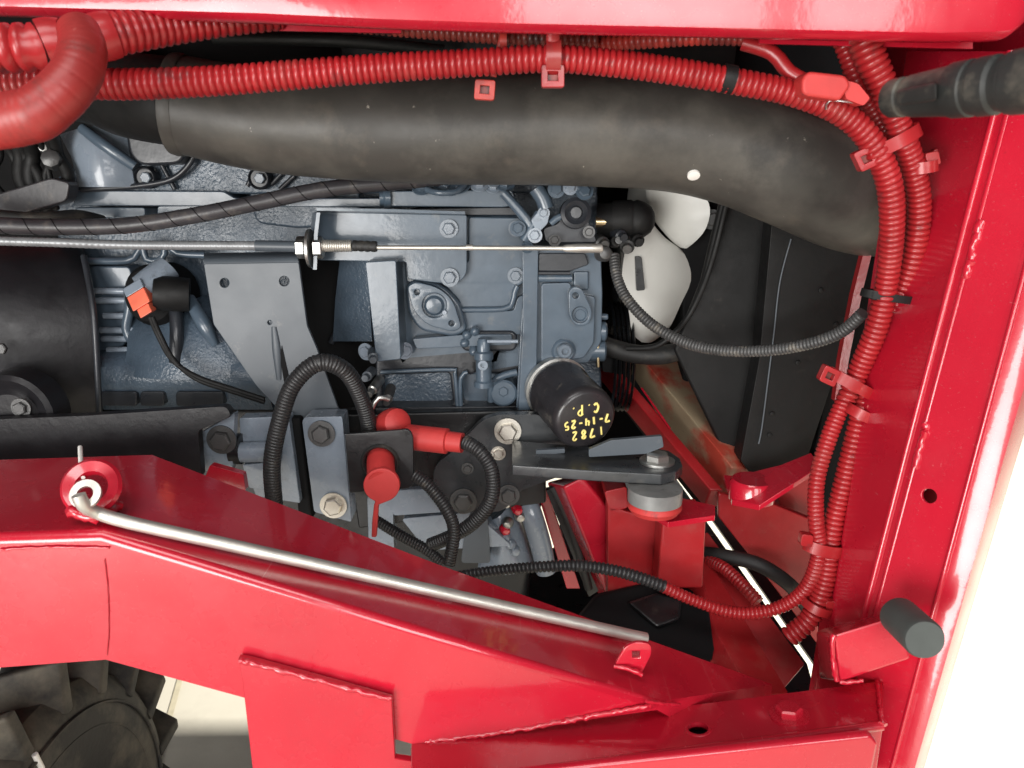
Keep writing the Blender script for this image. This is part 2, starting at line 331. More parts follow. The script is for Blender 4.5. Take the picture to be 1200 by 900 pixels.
def strip(name, secs, m, parent=None, closed=True, bev_edges=None, bev=0.0, seg=4, caps=True):   # loft through sections with the same number of points
    bm = bmesh.new(); rows = [[bm.verts.new(p) for p in s] for s in secs]; k = len(secs[0]); marks = []
    for A, B in zip(rows, rows[1:]):
        for i in range(k if closed else k - 1): bm.faces.new((A[i], A[(i + 1) % k], B[(i + 1) % k], B[i]))
    if closed and caps: bm.faces.new(rows[0]); bm.faces.new(rows[-1])
    bmesh.ops.recalc_face_normals(bm, faces=bm.faces)
    if bev_edges is not None:
        es = []
        for A, B in zip(rows, rows[1:]):
            for i in bev_edges: es.append(bm.edges.get((A[i], B[i])))
        bmesh.ops.bevel(bm, geom=es, offset=bev, segments=seg, profile=0.5, affect='EDGES', clamp_overlap=True)
    return finish(bm, name, m, parent, 38, wn=bev_edges is not None)

# ------------------------------------------------------------------ ground
g = bmesh.new()
gv = [g.verts.new(p) for p in ((-120, -120, 0), (120, -120, 0), (120, 160, 0), (-120, 160, 0))]; g.faces.new(gv)
ground = struct(finish(g, 'ground', 'concrete'))
j0, j1 = PZ(211, 795, 0.004), PZ(190, 870, 0.004)
jd = (j1 - j0).normalized(); js = V((jd.y, -jd.x, 0)) * 0.006
prism('joint', [j0 - jd * 6 - js, j0 - jd * 6 + js, j1 + jd * 3 + js, j1 + jd * 3 - js], (0, 0, -0.002), 'concrete_joint', ground)

# ------------------------------------------------------------------ hood and far side of the machine
hood = thing('hood', 'glossy red hood edge hanging across the top of the engine bay', 'hood', P(600, 40, 1.1))
def hood_sec(px, py, Y0=0.60):
    q = P(px, py, Y0); x, z0 = q.x, q.z
    prof = [(0.040, 0.016), (0.034, 0.004), (0.016, -0.0005), (0.007, 0.0), (0.001, 0.004), (0, 0.012), (0, 0.018), (0, 0.026), (0, 0.040), (0.001, 0.06), (0.012, 0.11), (0.05, 0.17), (0.15, 0.22), (0.45, 0.26), (0.80, 0.22), (0.95, 0.12), (0.97, -0.20), (0.98, -0.64)]
    return [V((x, Y0 + a, z0 + b)) for a, b in prof]
secs = []
for px, py in ((-900, -10), (-100, 11), (0, 14), (300, 22), (450, 29), (600, 34), (870, 40), (1000, 43), (1100, 45), (1160, 44)): secs.append(hood_sec(px, py))
for px, up, back in ((1185, 0.001, 0.001), (1203, 0.008, 0.004), (1216, 0.02, 0.012), (1228, 0.05, 0.03)):
    secs.append([p + V((0, back, up)) for p in hood_sec(px, 44)])
inner = [[p + (V((0, 0.0025, 0.0025)) if i < 13 else V((0, -0.0025, -0.001))) for i, p in enumerate(s)] for s in secs]
strip('hood_skin', [a + b[::-1] for a, b in zip(secs, inner)], 'red', hood)
# inner return strips that show below the lip
sheet('return_flange', PP([(230, 33, 0.66), (330, 36, 0.66), (470, 39, 0.66)]), PP([(230, 22, 0.66), (330, 22, 0.66), (470, 32, 0.66)]), 2, 0.003, 'red', hood)
sheet('return_flange', PP([(890, 51, 0.655), (1000, 54, 0.655), (1140, 57, 0.655)]), PP([(890, 36, 0.655), (1000, 38, 0.655), (1140, 40, 0.655)]), 2, 0.003, 'red', hood)
hexa('dark_backing', [V((-1.7, 1.42, 0.62)), V((0.50, 1.42, 0.62)), V((0.50, 1.42, 1.50)), V((-1.7, 1.42, 1.50))], [V((-1.7, 1.43, 0.62)), V((0.50, 1.43, 0.62)), V((0.50, 1.43, 1.50)), V((-1.7, 1.43, 1.50))], 'black_void', hood)  # black sheet added so the far hood interior stays dark
# unseen panels added at the nose to stop the rear lamp's light leaking in
NP_ = [(0.70, 1.05), (0.92, 0.80), (0.92, 0.50), (1.57, 0.50), (1.57, 1.56), (0.70, 1.56)]
hexa('nose_light_block', [V((0.52, a, b)) for a, b in NP_], [V((0.525, a, b)) for a, b in NP_], 'red', hood)
hexa('nose_top_light_block', [V((0.36, 0.69, 1.535)), V((0.53, 0.69, 1.535)), V((0.53, 1.58, 1.535)), V((0.36, 1.58, 1.535))], [V((0.36, 0.69, 1.54)), V((0.53, 0.69, 1.54)), V((0.53, 1.58, 1.54)), V((0.36, 1.58, 1.54))], 'red', hood)
hexa('nose_rear_light_block', [V((0.36, 1.575, 0.60)), V((0.53, 1.575, 0.60)), V((0.53, 1.575, 1.54)), V((0.36, 1.575, 1.54))], [V((0.36, 1.585, 0.60)), V((0.53, 1.585, 0.60)), V((0.53, 1.585, 1.54)), V((0.36, 1.585, 1.54))], 'red', hood)

air = thing('air_cleaner_fill', 'guessed air cleaner housing added to darken the space above the thick black hose', 'air cleaner', P(600, 80, 1.05))  # guessed housing added so the gap under the hood stays black
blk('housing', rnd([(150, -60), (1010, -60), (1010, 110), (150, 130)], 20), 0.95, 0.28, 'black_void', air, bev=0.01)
lathe('canister', P(640, 60, 0.93), (1, 0.02, 0), [(-0.22, 0.0), (-0.22, 0.05), (-0.19, 0.06), (0.17, 0.06), (0.2, 0.05), (0.2, 0.0)], 'black_plastic', air)
tube('vent_line', PP([(250, 45, 0.80), (400, 48, 0.80), (520, 60, 0.82)]), 0.006, 'black_plastic', air)

# ------------------------------------------------------------------ engine
eng = thing('engine', 'blue-grey painted diesel engine block with cast ribs and bolted covers', 'engine', P(420, 600, 1.1))
blk('cylinder_block', rnd([(66, 205), (470, 205), (700, 212), (706, 500), (440, 520), (70, 520)], 8), 1.00, 0.26, 'engine_cast', eng, bev=0.01, seg=3)
blk('cylinder_head', rnd([(82, 152), (150, 150), (245, 168), (420, 195), (640, 200), (640, 226), (95, 228), (86, 222)], 8), 0.955, 0.2, 'engine_cast', eng, bev=0.008, seg=3)
sheet('rocker_cover_end', PP([(70, 158, 0.95), (84, 185, 0.935), (92, 219, 0.94)]), PP([(146, 143, 0.95), (152, 180, 0.935), (158, 219, 0.94)]), 8, 0.05, 'bracket_light', eng, bulge=0.018)
tube('cover_ridge', PP([(96, 150, 0.925), (125, 172, 0.918), (158, 195, 0.925)]), [0.006, 0.007, 0.006], 'engine', eng)
blk('head_plug', rnd([(144, 140), (205, 146), (219, 165), (214, 192), (165, 194), (152, 182)], 12), 0.92, 0.06, 'engine_dark', eng, bev=0.006, seg=3)
tube('head_rim', PP([(222, 150, 0.94), (228, 180, 0.94), (205, 208, 0.94), (160, 218, 0.94), (95, 222, 0.94)]), 0.0035, 'engine_dark', eng)
for bx, by in ((172, 208), (305, 209)):
    lathe('bolt_boss', P(bx, by, 0.945), (0, -1, 0), [(-0.01, 0.013), (0.006, 0.013), (0.008, 0.0115), (0.004, 0.010), (0.004, 0.0)], 'engine_dark', eng, n=24)
    bolt(eng, bx, by, 0.94, 6.5, 'bolt_paint', 'h')
for a, b in (((205, 222), (190, 194)), ((300, 195), (290, 218)), ((318, 216), (335, 198)), ((328, 222), (345, 206)), ((178, 220), (182, 198))):
    tube('casting_rib', [P(*a, 0.948), P(*b, 0.948)], 0.0028, 'engine_dark', eng)
# deck rail and recess below it
blk('deck_rail', rnd([(86, 223), (262, 224), (275, 232), (470, 232), (470, 243), (86, 241)], 4), 0.945, 0.06, 'engine', eng, bev=0.004, seg=3)
blk('side_rail', rnd([(88, 243), (170, 243), (170, 254), (88, 256)], 4), 0.95, 0.05, 'engine', eng, bev=0.003, seg=3)
blk('side_rail', rnd([(184, 241), (250, 240), (250, 252), (184, 254)], 4), 0.95, 0.05, 'engine', eng, bev=0.003, seg=3)
# cast sculpture right of the spiral hose
blk('casting_pad', rnd([(288, 215), (420, 212), (425, 262), (350, 268), (300, 262)], 10), 0.972, 0.06, 'engine_cast', eng, bev=0.006, seg=3)
# horizontal cast bead with cells, left middle
tube('bead', PP([(98, 306, 0.975), (150, 305, 0.97), (160, 298, 0.97), (166, 290, 0.97), (180, 288, 0.97)]), 0.0045, 'engine', eng)
tube('bead', PP([(168, 292, 0.968), (172, 304, 0.968), (186, 305, 0.968), (193, 297, 0.968), (192, 288, 0.968)]), 0.0042, 'engine', eng)
tube('bead', PP([(200, 289, 0.968), (208, 297, 0.968), (240, 299, 0.97)]), 0.0042, 'engine', eng)
blk('side_panel_casting', rnd([(104, 312), (152, 312), (156, 330), (146, 405), (118, 415), (112, 400)], 6), 0.972, 0.05, 'engine', eng, bev=0.005, seg=3)
for y, x0, x1 in ((341, 111, 147), (352, 113, 144), (370, 122, 143), (387, 118, 152), (397, 120, 150), (410, 126, 158)):
    tube('cooling_rib', [P(x0, y, 0.962), P(x1 + 6, y, 0.962)], 0.0042, 'bracket_light', eng, n=10)
tube('bead', PP([(150, 338, 0.96), (152, 360, 0.96), (148, 385, 0.96), (156, 402, 0.96)]), 0.006, 'engine', eng)
# crankcase bulge
sheet('crankcase', PP([(108, 414, 0.955), (108, 430, 0.93), (110, 452, 0.925), (112, 480, 0.945)]), PP([(300, 405, 0.955), (305, 428, 0.93), (312, 452, 0.925), (320, 480, 0.945)]), 10, 0.06, 'engine_cast', eng)
sheet('crankcase_shoulder', PP([(146, 372, 0.985), (150, 392, 0.955), (148, 415, 0.94), (144, 440, 0.935)]), PP([(262, 340, 0.985), (272, 372, 0.955), (282, 405, 0.94), (290, 440, 0.935)]), 14, 0.05, 'engine_cast', eng, bulge=0.022)
tube('casting_rib', PP([(205, 352, 0.945), (207, 385, 0.925), (206, 425, 0.92)]), 0.008, 'engine_dark', eng)
tube('casting_rib', PP([(222, 350, 0.945), (238, 378, 0.925), (252, 404, 0.925)]), [0.007, 0.009, 0.005], 'engine', eng)
for x0, x1 in ((118, 160), (164, 192), (206, 262)):
    blk('lower_slot', rnd(rect(x0, 459, x1, 476), 4), 0.925, 0.05, 'engine_dark', eng, bev=0.004)
# oil pressure sensor with its plug
lathe('sensor_boss', P(190, 345, 0.965), (-0.15, -1, 0.1), [(-0.02, 0.040), (0.02, 0.038), (0.028, 0.032), (0.03, 0.0)], 'black_void', eng)
lathe('sensor_body', P(176, 332, 0.935), (-0.55, -0.5, -0.55), [(-0.03, 0.016), (0.0, 0.018), (0.01, 0.018), (0.012, 0.012), (0.02, 0.011), (0.02, 0)], 'bracket_light', eng)
# black panel standing for the shaded well right of the support plate
blk('well_shade', [(345, 300), (442, 300), (450, 470), (400, 480), (345, 420)], 0.985, 0.03, 'black_void', eng)
for pts in ([(388, 402), (396, 385), (402, 370)], [(398, 355), (405, 325), (408, 310)]):
    tube('casting_rib', PP(pts, 0.972), 0.004, 'engine_dark', eng)
sheet('textured_web', PP([(398, 306, 0.965), (393, 350, 0.965), (390, 400, 0.965)]), PP([(431, 306, 0.945), (433, 350, 0.945), (436, 400, 0.945)]), 4, 0.03, 'engine_cast', eng)

# injection pump housing
blk('pump_housing', rnd([(452, 252), (622, 252), (622, 300), (618, 430), (560, 440), (470, 430), (455, 400)], 5), 0.925, 0.09, 'engine', eng, bev=0.004, seg=3)
blk('pump_cover', rnd([(428, 307), (464, 305), (470, 421), (441, 424)], 3), 0.872, 0.07, 'engine', eng, bev=0.0035, seg=3)
bolt(eng, 474, 411, 0.905, 7, 'bracket_light', 'wh', axis=(0.6, -0.8, 0)); bolt(eng, 429, 412, 0.905, 7, 'bracket_light', 'wh', axis=(-0.4, -0.9, 0))
plate('governor_plate', rnd([(549, 254), (614, 255), (615, 330), (604, 338, 10), (603, 350), (592, 361), (540, 362), (538, 352), (520, 333), (476, 331), (474, 307), (549, 307)], 4), 0.914, 0.016, 'engine', eng, bev=0.0015)
pl = plate('cable_plate', rnd([(368, 248), (547, 252), (547, 322, 14), (535, 333, 8), (508, 331), (478, 327), (476, 307), (372, 305)], 3), 0.900, 0.006, 'engine', eng, bev=0.0008)
sheet('cable_plate_flange', PP([(366, 249, 0.900), (364, 275, 0.90), (363, 312, 0.900)]), PP([(371, 249, 0.855), (368, 275, 0.855), (367, 316, 0.855)]), 2, 0.004, 'engine', eng, vec=(1, 0, 0))
sheet('cable_plate_lip', PP([(371, 249, 0.899), (450, 250, 0.899), (545, 252, 0.899)]), PP([(371, 247, 0.878), (450, 248, 0.880), (545, 251, 0.884)]), 2, 0.003, 'engine', eng, vec=(0, 0, 1))
for bx, by, Y in ((526, 268, 0.898), (527, 325, 0.898), (605, 268, 0.912), (604, 323, 0.912)):
    bolt(eng, bx, by, Y, 7.5 if bx < 600 else 6.5, 'bolt_paint', 'wh')
# diamond flange with its bore
dia = rnd([(477, 336, 16), (487, 330, 8), (514, 337, 18), (531, 352, 14), (541, 384, 8), (531, 389, 8), (500, 381, 20), (484, 364, 14)], 10, 6)
blk('flange_base', rnd([(474, 334), (490, 326), (520, 335), (540, 356), (548, 388), (532, 395), (492, 388), (478, 368)], 10, 5), 0.905, 0.03, 'engine', eng, bev=0.004, seg=3)
fl = plate('diamond_flange', dia, 0.893, 0.012, 'engine', eng, holes=[circ(509, 358, 14.5, 28), circ(488.5, 342.5, 3.4, 12), circ(529, 379, 3.4, 12)], bev=0.001)
lathe('bore_plug', P(509, 358, 0.900), (0, -1, 0), [(-0.01, 0.0145), (0.0, 0.0145), (0.0, 0.012), (0.004, 0.009), (0.006, 0.0)], 'engine', fl)
bolt(eng, 521, 366, 0.893, 3.2, 'bracket_light', 'h')
blk('pump_step', rnd([(536, 366), (602, 364), (606, 348, 8), (616, 345), (616, 392), (540, 394)], 4), 0.916, 0.03, 'engine', eng, bev=0.004, seg=3)
tube('bead', PP([(540, 363, 0.912), (590, 362, 0.912), (600, 355, 0.912), (603, 342, 0.912), (606, 335, 0.912)]), 0.0035, 'engine', eng)
blk('pump_ledge', rnd([(483, 397), (545, 392), (600, 392), (600, 404), (488, 409)], 3), 0.905, 0.05, 'engine', eng, bev=0.004, seg=3)
# lower crankcase, pan wall with pockets
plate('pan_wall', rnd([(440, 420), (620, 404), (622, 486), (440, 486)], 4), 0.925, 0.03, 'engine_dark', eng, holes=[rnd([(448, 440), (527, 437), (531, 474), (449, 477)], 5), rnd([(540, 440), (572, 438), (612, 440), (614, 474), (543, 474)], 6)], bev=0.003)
blk('pan_pocket', rect(444, 432, 536, 482), 0.945, 0.03, 'engine_cast', eng)
blk('pan_pocket', rect(536, 432, 618, 480), 0.942, 0.03, 'engine', eng)
tube('bead', PP([(446, 436, 0.921), (526, 433, 0.921), (533, 438, 0.921), (536, 476, 0.921)]), 0.0025, 'engine', eng)
tube('bead', PP([(540, 478, 0.921), (540, 443, 0.921), (548, 436, 0.921)]), 0.0028, 'engine', eng)
blk('pan_ledge', rnd([(440, 478), (622, 476), (622, 488), (440, 492)], 2), 0.915, 0.05, 'engine_dark', eng, bev=0.003)
# drain cock
ck = lathe('drain_cock', P(567, 447, 0.895), (0, 0, 1), [(-0.006, 0.012), (0.0, 0.012), (0.002, 0.0095), (0.026, 0.0095), (0.028, 0.0115), (0.036, 0.0115), (0.038, 0.008), (0.05, 0.008), (0.053, 0.006), (0.053, 0)], 'engine', eng, n=20)
lathe('outlet', P(566, 427, 0.887), (0, -1, 0), [(0, 0.006), (0.006, 0.006), (0.006, 0.003), (0.002, 0.003), (0.002, 0)], 'bracket_light', ck, n=16)
tube('lever', PP([(571, 400, 0.885), (607, 400, 0.885)]), 0.0022, 'bracket_light', ck)
for i in (1, 3, 5, 8):
    a = i / 9 * math.pi * 1.2 + 1.2
    lathe('casting_lump', P(557 + 13 * math.cos(a), 400 - 12 * math.sin(a), 0.905), (math.cos(a) * .4, -1, math.sin(a) * .4), [(-0.008, 0.006), (0, 0.006), (0.004, 0.004), (0.006, 0)], 'engine', eng, n=10)
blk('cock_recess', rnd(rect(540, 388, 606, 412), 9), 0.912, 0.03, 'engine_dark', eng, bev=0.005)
lathe('bolt_boss', P(590, 458, 0.925), (0, -1, 0), [(-0.01, 0.018), (0.01, 0.017), (0.012, 0.0145), (0.012, 0)], 'engine', eng)
bolt(eng, 590, 458, 0.915, 6, 'engine', 'wh')
tube('casting_rib', PP([(575, 470, 0.92), (577, 448, 0.915), (590, 440, 0.915), (606, 436, 0.915)]), 0.0045, 'engine', eng)
# gear case
blk('gear_case', rnd([(618, 288), (704, 290), (706, 345), (705, 400), (690, 425), (640, 430), (622, 492), (604, 492), (610, 380)], 4), 0.912, 0.11, 'engine', eng, bev=0.004, seg=3)
blk('gear_case_strip', rnd([(612, 292), (631, 292), (629, 430), (622, 488), (607, 488), (613, 380)], 3), 0.902, 0.02, 'engine', eng, bev=0.002)
blk('gear_case_cover', rnd([(634, 332), (668, 331), (672, 342), (698, 348), (696, 402), (684, 420), (634, 425)], 4), 0.904, 0.02, 'engine', eng, bev=0.0025)
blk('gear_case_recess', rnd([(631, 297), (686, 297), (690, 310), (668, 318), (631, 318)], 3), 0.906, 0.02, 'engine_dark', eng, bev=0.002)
tube('casting_rib', [P(631, 326, 0.905), P(670, 326, 0.905)], 0.0045, 'engine', eng)
tube('casting_rib', [P(631, 320, 0.905), P(668, 320, 0.905)], 0.0025, 'engine_dark', eng)
blk('gear_case_edge', rect(672, 318, 690, 340), 0.907, 0.03, 'engine', eng, bev=0.002)
tube('gasket_line', PP([(697, 310, 0.915), (700, 360, 0.915), (701, 430, 0.915)]), 0.002, 'brass', eng)
of = plate('oval_flange', rnd([(666, 342, 8), (672, 335, 8), (682, 338, 8), (695, 366, 14), (690, 381, 10), (676, 383, 10), (667, 372, 10)], 8, 5), 0.892, 0.014, 'engine', eng, holes=[circ(674.5, 346.5, 3.6, 14), circ(680, 369, 9.5, 24)], bev=0.001)
lathe('bore_plug', P(680, 369, 0.900), (0, -1, 0), [(-0.01, 0.0098), (0.002, 0.0098), (0.002, 0.007), (0.0, 0.006), (0.0, 0)], 'engine', of)
lathe('bolt_boss', P(660, 410, 0.908), (0, -1, 0), [(-0.01, 0.015), (0.006, 0.0145), (0.008, 0.012), (0.008, 0)], 'engine', eng)
bolt(eng, 661, 410, 0.898, 8.5, 'bolt_paint', 'c', axis=(0.1, -1, -0.05))
for y, r, x1 in ((371, 0.004, 712), (388, 0.012, 711), (411, 0.013, 710)):
    lathe('side_plug', P(690, y, 0.925), (1, -0.05, 0), [(0, r), (S(400, .925) * (x1 - 692), r), (S(400, .925) * (x1 - 690), r * 0.8), (S(400, .925) * (x1 - 690), 0)], 'engine', eng, n=20)
blk('pulley_stack', rnd([(704, 398), (736, 404), (738, 440), (706, 436)], 3), 0.96, 0.05, 'black_void', eng)
for i in range(5):
    lathe('pulley_groove', P(712 + i * 5, 418, 1.02), (1, 0, 0), [(0, 0.07), (0.002, 0.075), (0.004, 0.07)], 'black_steel', eng, n=40)
# injectors and levers on top
blk('fuel_gallery', rnd([(452, 224), (600, 222), (606, 240), (590, 243), (456, 242)], 4), 0.905, 0.06, 'engine', eng, bev=0.005, seg=3)
blk('gallery_lower', rnd([(480, 245), (604, 243), (606, 252), (480, 252)], 2), 0.915, 0.05, 'engine_dark', eng, bev=0.002)
lathe('gallery_plug', P(457, 232, 0.91), (-1, -0.2, 0), [(0, 0.012), (0.006, 0.012), (0.008, 0.009), (0.012, 0.009), (0.012, 0)], 'engine', eng, n=20)
for x, y, r in ((494, 220, 8), (520, 217, 9), (528, 222, 7), (541, 218, 8), (562, 216, 8), (578, 219, 7), (592, 216, 8)):
    bolt(eng, x, y, 0.90, r, random.choice(('engine', 'bracket_light')), 'wh', axis=(random.uniform(-.3, .3), -0.7, 0.7))
tube('fuel_line', PP([(500, 222, 0.885), (515, 226, 0.875), (535, 224, 0.88), (545, 215, 0.89)]), 0.0035, 'engine', eng)
for pts, r in (([(590, 226), (606, 244), (620, 262), (628, 280)], 0.0055), ([(628, 220), (636, 232), (640, 244)], 0.009), ([(633, 250), (622, 268), (614, 282)], 0.006), ([(650, 217), (668, 219), (684, 224), (690, 232)], 0.007), ([(645, 262), (660, 252), (672, 262)], 0.004)):
    tube('linkage_arm', PP(pts, 0.885), r, 'engine', eng)
blk('lever', rnd([(622, 258), (634, 244), (645, 246), (642, 262), (630, 274)], 3), 0.878, 0.008, 'bracket_light', eng, bev=0.0015)
blk('lever_bracket', rnd([(636, 268), (655, 262), (662, 240), (688, 238), (690, 262), (700, 284), (640, 284)], 5), 0.89, 0.02, 'engine_dark', eng, bev=0.003)
lathe('lever_boss', P(674, 250, 0.89), (0, -1, 0.1), [(-0.01, 0.018), (0.012, 0.017), (0.014, 0.013), (0.010, 0.008), (0.013, 0.006), (0.013, 0)], 'engine_dark', eng)
for x, y, r, m_ in ((607, 268, 6.5, 'engine'), (627, 276, 6, 'bracket_light'), (637, 250, 5, 'bracket_light'), (652, 222, 7, 'engine'), (668, 220, 6, 'bracket_light'), (685, 225, 7, 'engine'), (618, 290, 5, 'engine'), (650, 282, 5, 'bolt_dark'), (690, 272, 5, 'bolt_dark')):
    bolt(eng, x, y, 0.878, r, m_, 'wh', axis=(random.uniform(-.2, .2), -1, random.uniform(0, .5)))
# stop solenoid dome
sd = lathe('stop_solenoid', P(700, 258, 0.95), (1, -0.15, 0.02), [(0, 0.020), (0.018, 0.021), (0.018, 0.023), (0.040, 0.0235), (0.043, 0.022), (0.047, 0.0235), (0.056, 0.021), (0.064, 0.0155), (0.068, 0.008), (0.069, 0)], 'black_plastic', eng)
lathe('solenoid_neck', P(698, 260, 0.935), (1, 0, 0), [(0, 0.007), (0.014, 0.007), (0.014, 0)], 'brass', sd, n=16)
for x, y, r in ((705, 285, 8), (735, 288, 8), (747, 281, 7), (726, 276, 7), (710, 300, 6), (722, 283, 6)):
    lathe('solenoid_fitting', P(x, y, 0.925), (random.uniform(-.4, .4), -1, random.uniform(-.6, .2)), [(-0.012, r * 0.0011), (0.004, r * 0.0011), (0.006, r * 0.0008), (0.012, r * 0.0007), (0.012, 0)], random.choice(('black_plastic', 'bolt_dark', 'engine_dark')), eng, n=14)
blk('belt_guard', rnd([(744, 300), (752, 301), (756, 340), (746, 341)], 2), 0.97, 0.02, 'black_steel', eng)
# front support plate
sup = blk('support_plate', rnd([(239, 308), (350, 306), (353, 330), (360, 382), (372, 410), (396, 478), (410, 500), (345, 500), (300, 452), (250, 380)], 4), 0.872, 0.005, 'bracket_grey', eng, bev=0.001)
bpy.data.objects.remove(sup)
sup = plate('support_plate', rnd([(238.5, 309), (350, 307), (353, 330), (360, 382), (372, 410), (396, 478), (408, 500), (345, 500), (300, 452), (250, 380)], 3), 0.872, 0.005, 'bracket_grey', eng, holes=[circ(263, 331.5, 5.5, 16), circ(333, 329.5, 5.8, 16), circ(316, 378, 2.6, 10)])
sheet('bent_flange', [P(238.5, 309.5, 0.8725), P(238.5, 306, 0.873), P(239, 302, 0.877), P(240, 297, 0.90)], [P(350, 307.5, 0.8725), P(349, 304, 0.873), P(349, 300, 0.877), P(348, 295, 0.90)], 2, 0.005, 'bracket_grey', sup)
tube('pressed_rib', PP([(321, 383, 0.872), (324, 410, 0.8715), (327, 445, 0.872)]), [0.003, 0.005, 0.003], 'bracket_grey', sup, flat=0.5)
blk('slot', [(330, 405), (338, 440), (333, 448), (328, 420)], 0.8708, 0.002, 'black_void', sup, bev=0)
# lower bracket slabs with bolts
low = blk('mount_slab', rnd([(354, 494, 3), (357, 489), (401, 488), (402, 500), (412, 612), (368, 600)], 3), 0.835, 0.03, 'bracket_light', eng, bev=0.002)
bolt(eng, 377, 508, 0.833, 11, 'bolt_dark', 'wh'); bolt(eng, 391, 592, 0.833, 11, 'bolt_zinc', 'wh')
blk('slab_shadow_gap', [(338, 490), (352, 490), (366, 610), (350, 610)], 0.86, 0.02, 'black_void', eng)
blk('side_slab', rnd([(230, 510), (248, 500), (275, 484), (272, 552), (238, 552)], 2), 0.83, 0.012, 'bracket_light', eng, bev=0.0015)
bolt(eng, 260, 515, 0.829, 12, 'bolt_dark', 'wh')
blk('side_slab', rnd([(280, 490), (338, 488), (352, 590), (300, 582), (284, 540)], 3), 0.85, 0.02, 'bracket_light', eng, bev=0.002)
lathe('cross_tube', P(283, 530, 0.84), (1, 0.0, 0.02), [(0, 0.012), (0.045, 0.012), (0.045, 0)], 'bracket_light', eng, n=20)
lathe('cross_tube_cap', P(272, 526, 0.845), (1, 0, 0), [(0, 0.018), (0.012, 0.018), (0.012, 0)], 'black_steel', eng, n=20)
blk('side_slab_lower', rnd([(284, 545), (312, 542), (318, 575), (292, 572)], 2), 0.835, 0.02, 'bracket_light', eng, bev=0.002)
blk('bracket_red_lug', rnd([(246, 545), (285, 556), (288, 575), (240, 560)], 2), 0.80, 0.01, 'red', eng, bev=0.001)
# mount plates and the long arm (black)
blk('backing_plate', [(400, 486), (640, 480), (640, 590), (420, 620)], 0.90, 0.02, 'black_steel', eng)
blk('mount_plate', rnd([(508, 545, 14), (530, 530, 8), (548, 510, 10), (565, 492, 14), (585, 486), (632, 486), (660, 520, 20), (720, 535), (610, 575), (590, 600, 12), (530, 600, 14), (508, 585)], 5, 5), 0.868, 0.014, 'arm_steel', eng, bev=0.002)
bolt(eng, 595, 505, 0.866, 11, 'bolt_zinc', 'wh'); bolt(eng, 584, 531, 0.866, 6, 'bolt_zinc', 'wh'); bolt(eng, 543, 587, 0.866, 11, 'bolt_dark', 'wh'); bolt(eng, 596, 580, 0.866, 9, 'bolt_dark', 'wh'); bolt(eng, 548, 549, 0.866, 5, 'bolt_dark', 'wh')
za = P(700, 553, 0.76).z
top_f = [PZ(600, 545, za), PZ(700, 552, za), PZ(775, 556, za), PZ(792, 552, za), PZ(800, 545, za)]
top_b = [PZ(600, 516, za), PZ(700, 524, za), PZ(765, 524, za), PZ(784, 528, za), PZ(797, 537, za)]
prism('mount_arm', top_f + top_b[::-1], (0, 0, -0.012), 'arm_steel', eng, bev=0.0015, all_edges=True)
bolt(eng, 0, 540, 0.8, 14, 'zinc', 'wh', axis=(0, 0, 1), at=PZ(770, 541, za + 0.001))
blk('arm_gusset', rnd([(690, 527), (716, 516), (776, 511), (778, 524), (758, 532), (690, 536)], 2), 0.79, 0.006, 'bracket_grey', eng, bev=0.001)
blk('arm_gusset', rnd([(628, 528), (662, 526), (662, 531), (628, 534)], 1), 0.815, 0.006, 'bracket_grey', eng, bev=0.001)
bolt(eng, 736, 520, 0.799, 4, 'bracket_light', 'h')
# dark rear housing at the left
rh = [(-60, 285), (70, 290), (98, 320), (106, 380), (112, 440), (112, 500), (60, 530), (-60, 530)]
sheet('bell_housing', PP([(-220, 285, 0.92), (-220, 310, 0.88), (-220, 350, 0.855), (-220, 400, 0.845), (-220, 450, 0.845), (-220, 500, 0.86), (-220, 540, 0.90)]), PP([(88, 285, 0.97), (98, 312, 0.945), (104, 350, 0.925), (109, 400, 0.915), (113, 450, 0.915), (116, 500, 0.925), (117, 540, 0.95)]), 14, 0.012, 'housing_black', eng, bulge=0.035)
tube('housing_rim', PP([(98, 300, 0.91), (109, 360, 0.88), (114, 430, 0.875), (117, 500, 0.88)]), 0.0035, 'engine_dark', eng)
lathe('housing_boss', P(20, 485, 0.83), (0, -1, 0), [(-0.02, 0.05), (0.01, 0.048), (0.014, 0.043), (0.008, 0.030), (0.012, 0.026), (0.012, 0)], 'housing_black', eng)
bolt(eng, 25, 478, 0.815, 8, 'bolt_dark', 'wh'); bolt(eng, 36, 508, 0.815, 7, 'bolt_dark', 'wh'); bolt(eng, 3, 408, 0.830, 7, 'bolt_dark', 'h')
blk('skid_plate', rnd([(-220, 500), (100, 487), (265, 476, 6), (272, 488, 8), (232, 505), (236, 560), (-220, 560)], 4), 0.80, 0.012, 'housing_black', eng, bev=0.003)
# lower grey castings seen past the mount
sheet('axle_support', PP([(566, 610, 0.93), (572, 640, 0.92), (560, 665, 0.92)]), PP([(600, 588, 0.93), (612, 625, 0.92), (625, 665, 0.92)]), 8, 0.04, 'bracket_light', eng, bulge=0.02)
tube('oil_pipe', PP([(612, 575, 0.93), (622, 600, 0.91), (634, 640, 0.91), (640, 670, 0.91)]), [0.012, 0.014, 0.014, 0.013], 'bracket_light', eng, n=18)
for pts in ([(455, 575), (560, 570), (562, 598), (460, 605)], [(470, 608), (555, 600), (600, 640), (500, 645)], [(430, 580), (460, 580), (462, 650), (432, 640)]):
    blk('lower_casting', rnd(pts, 5), 0.89, 0.03, 'bracket_light', eng, bev=0.003)
blk('lower_casting', rnd([(545, 620), (568, 560), (575, 660), (540, 660)], 5), 0.885, 0.03, 'bracket_grey', eng, bev=0.003)
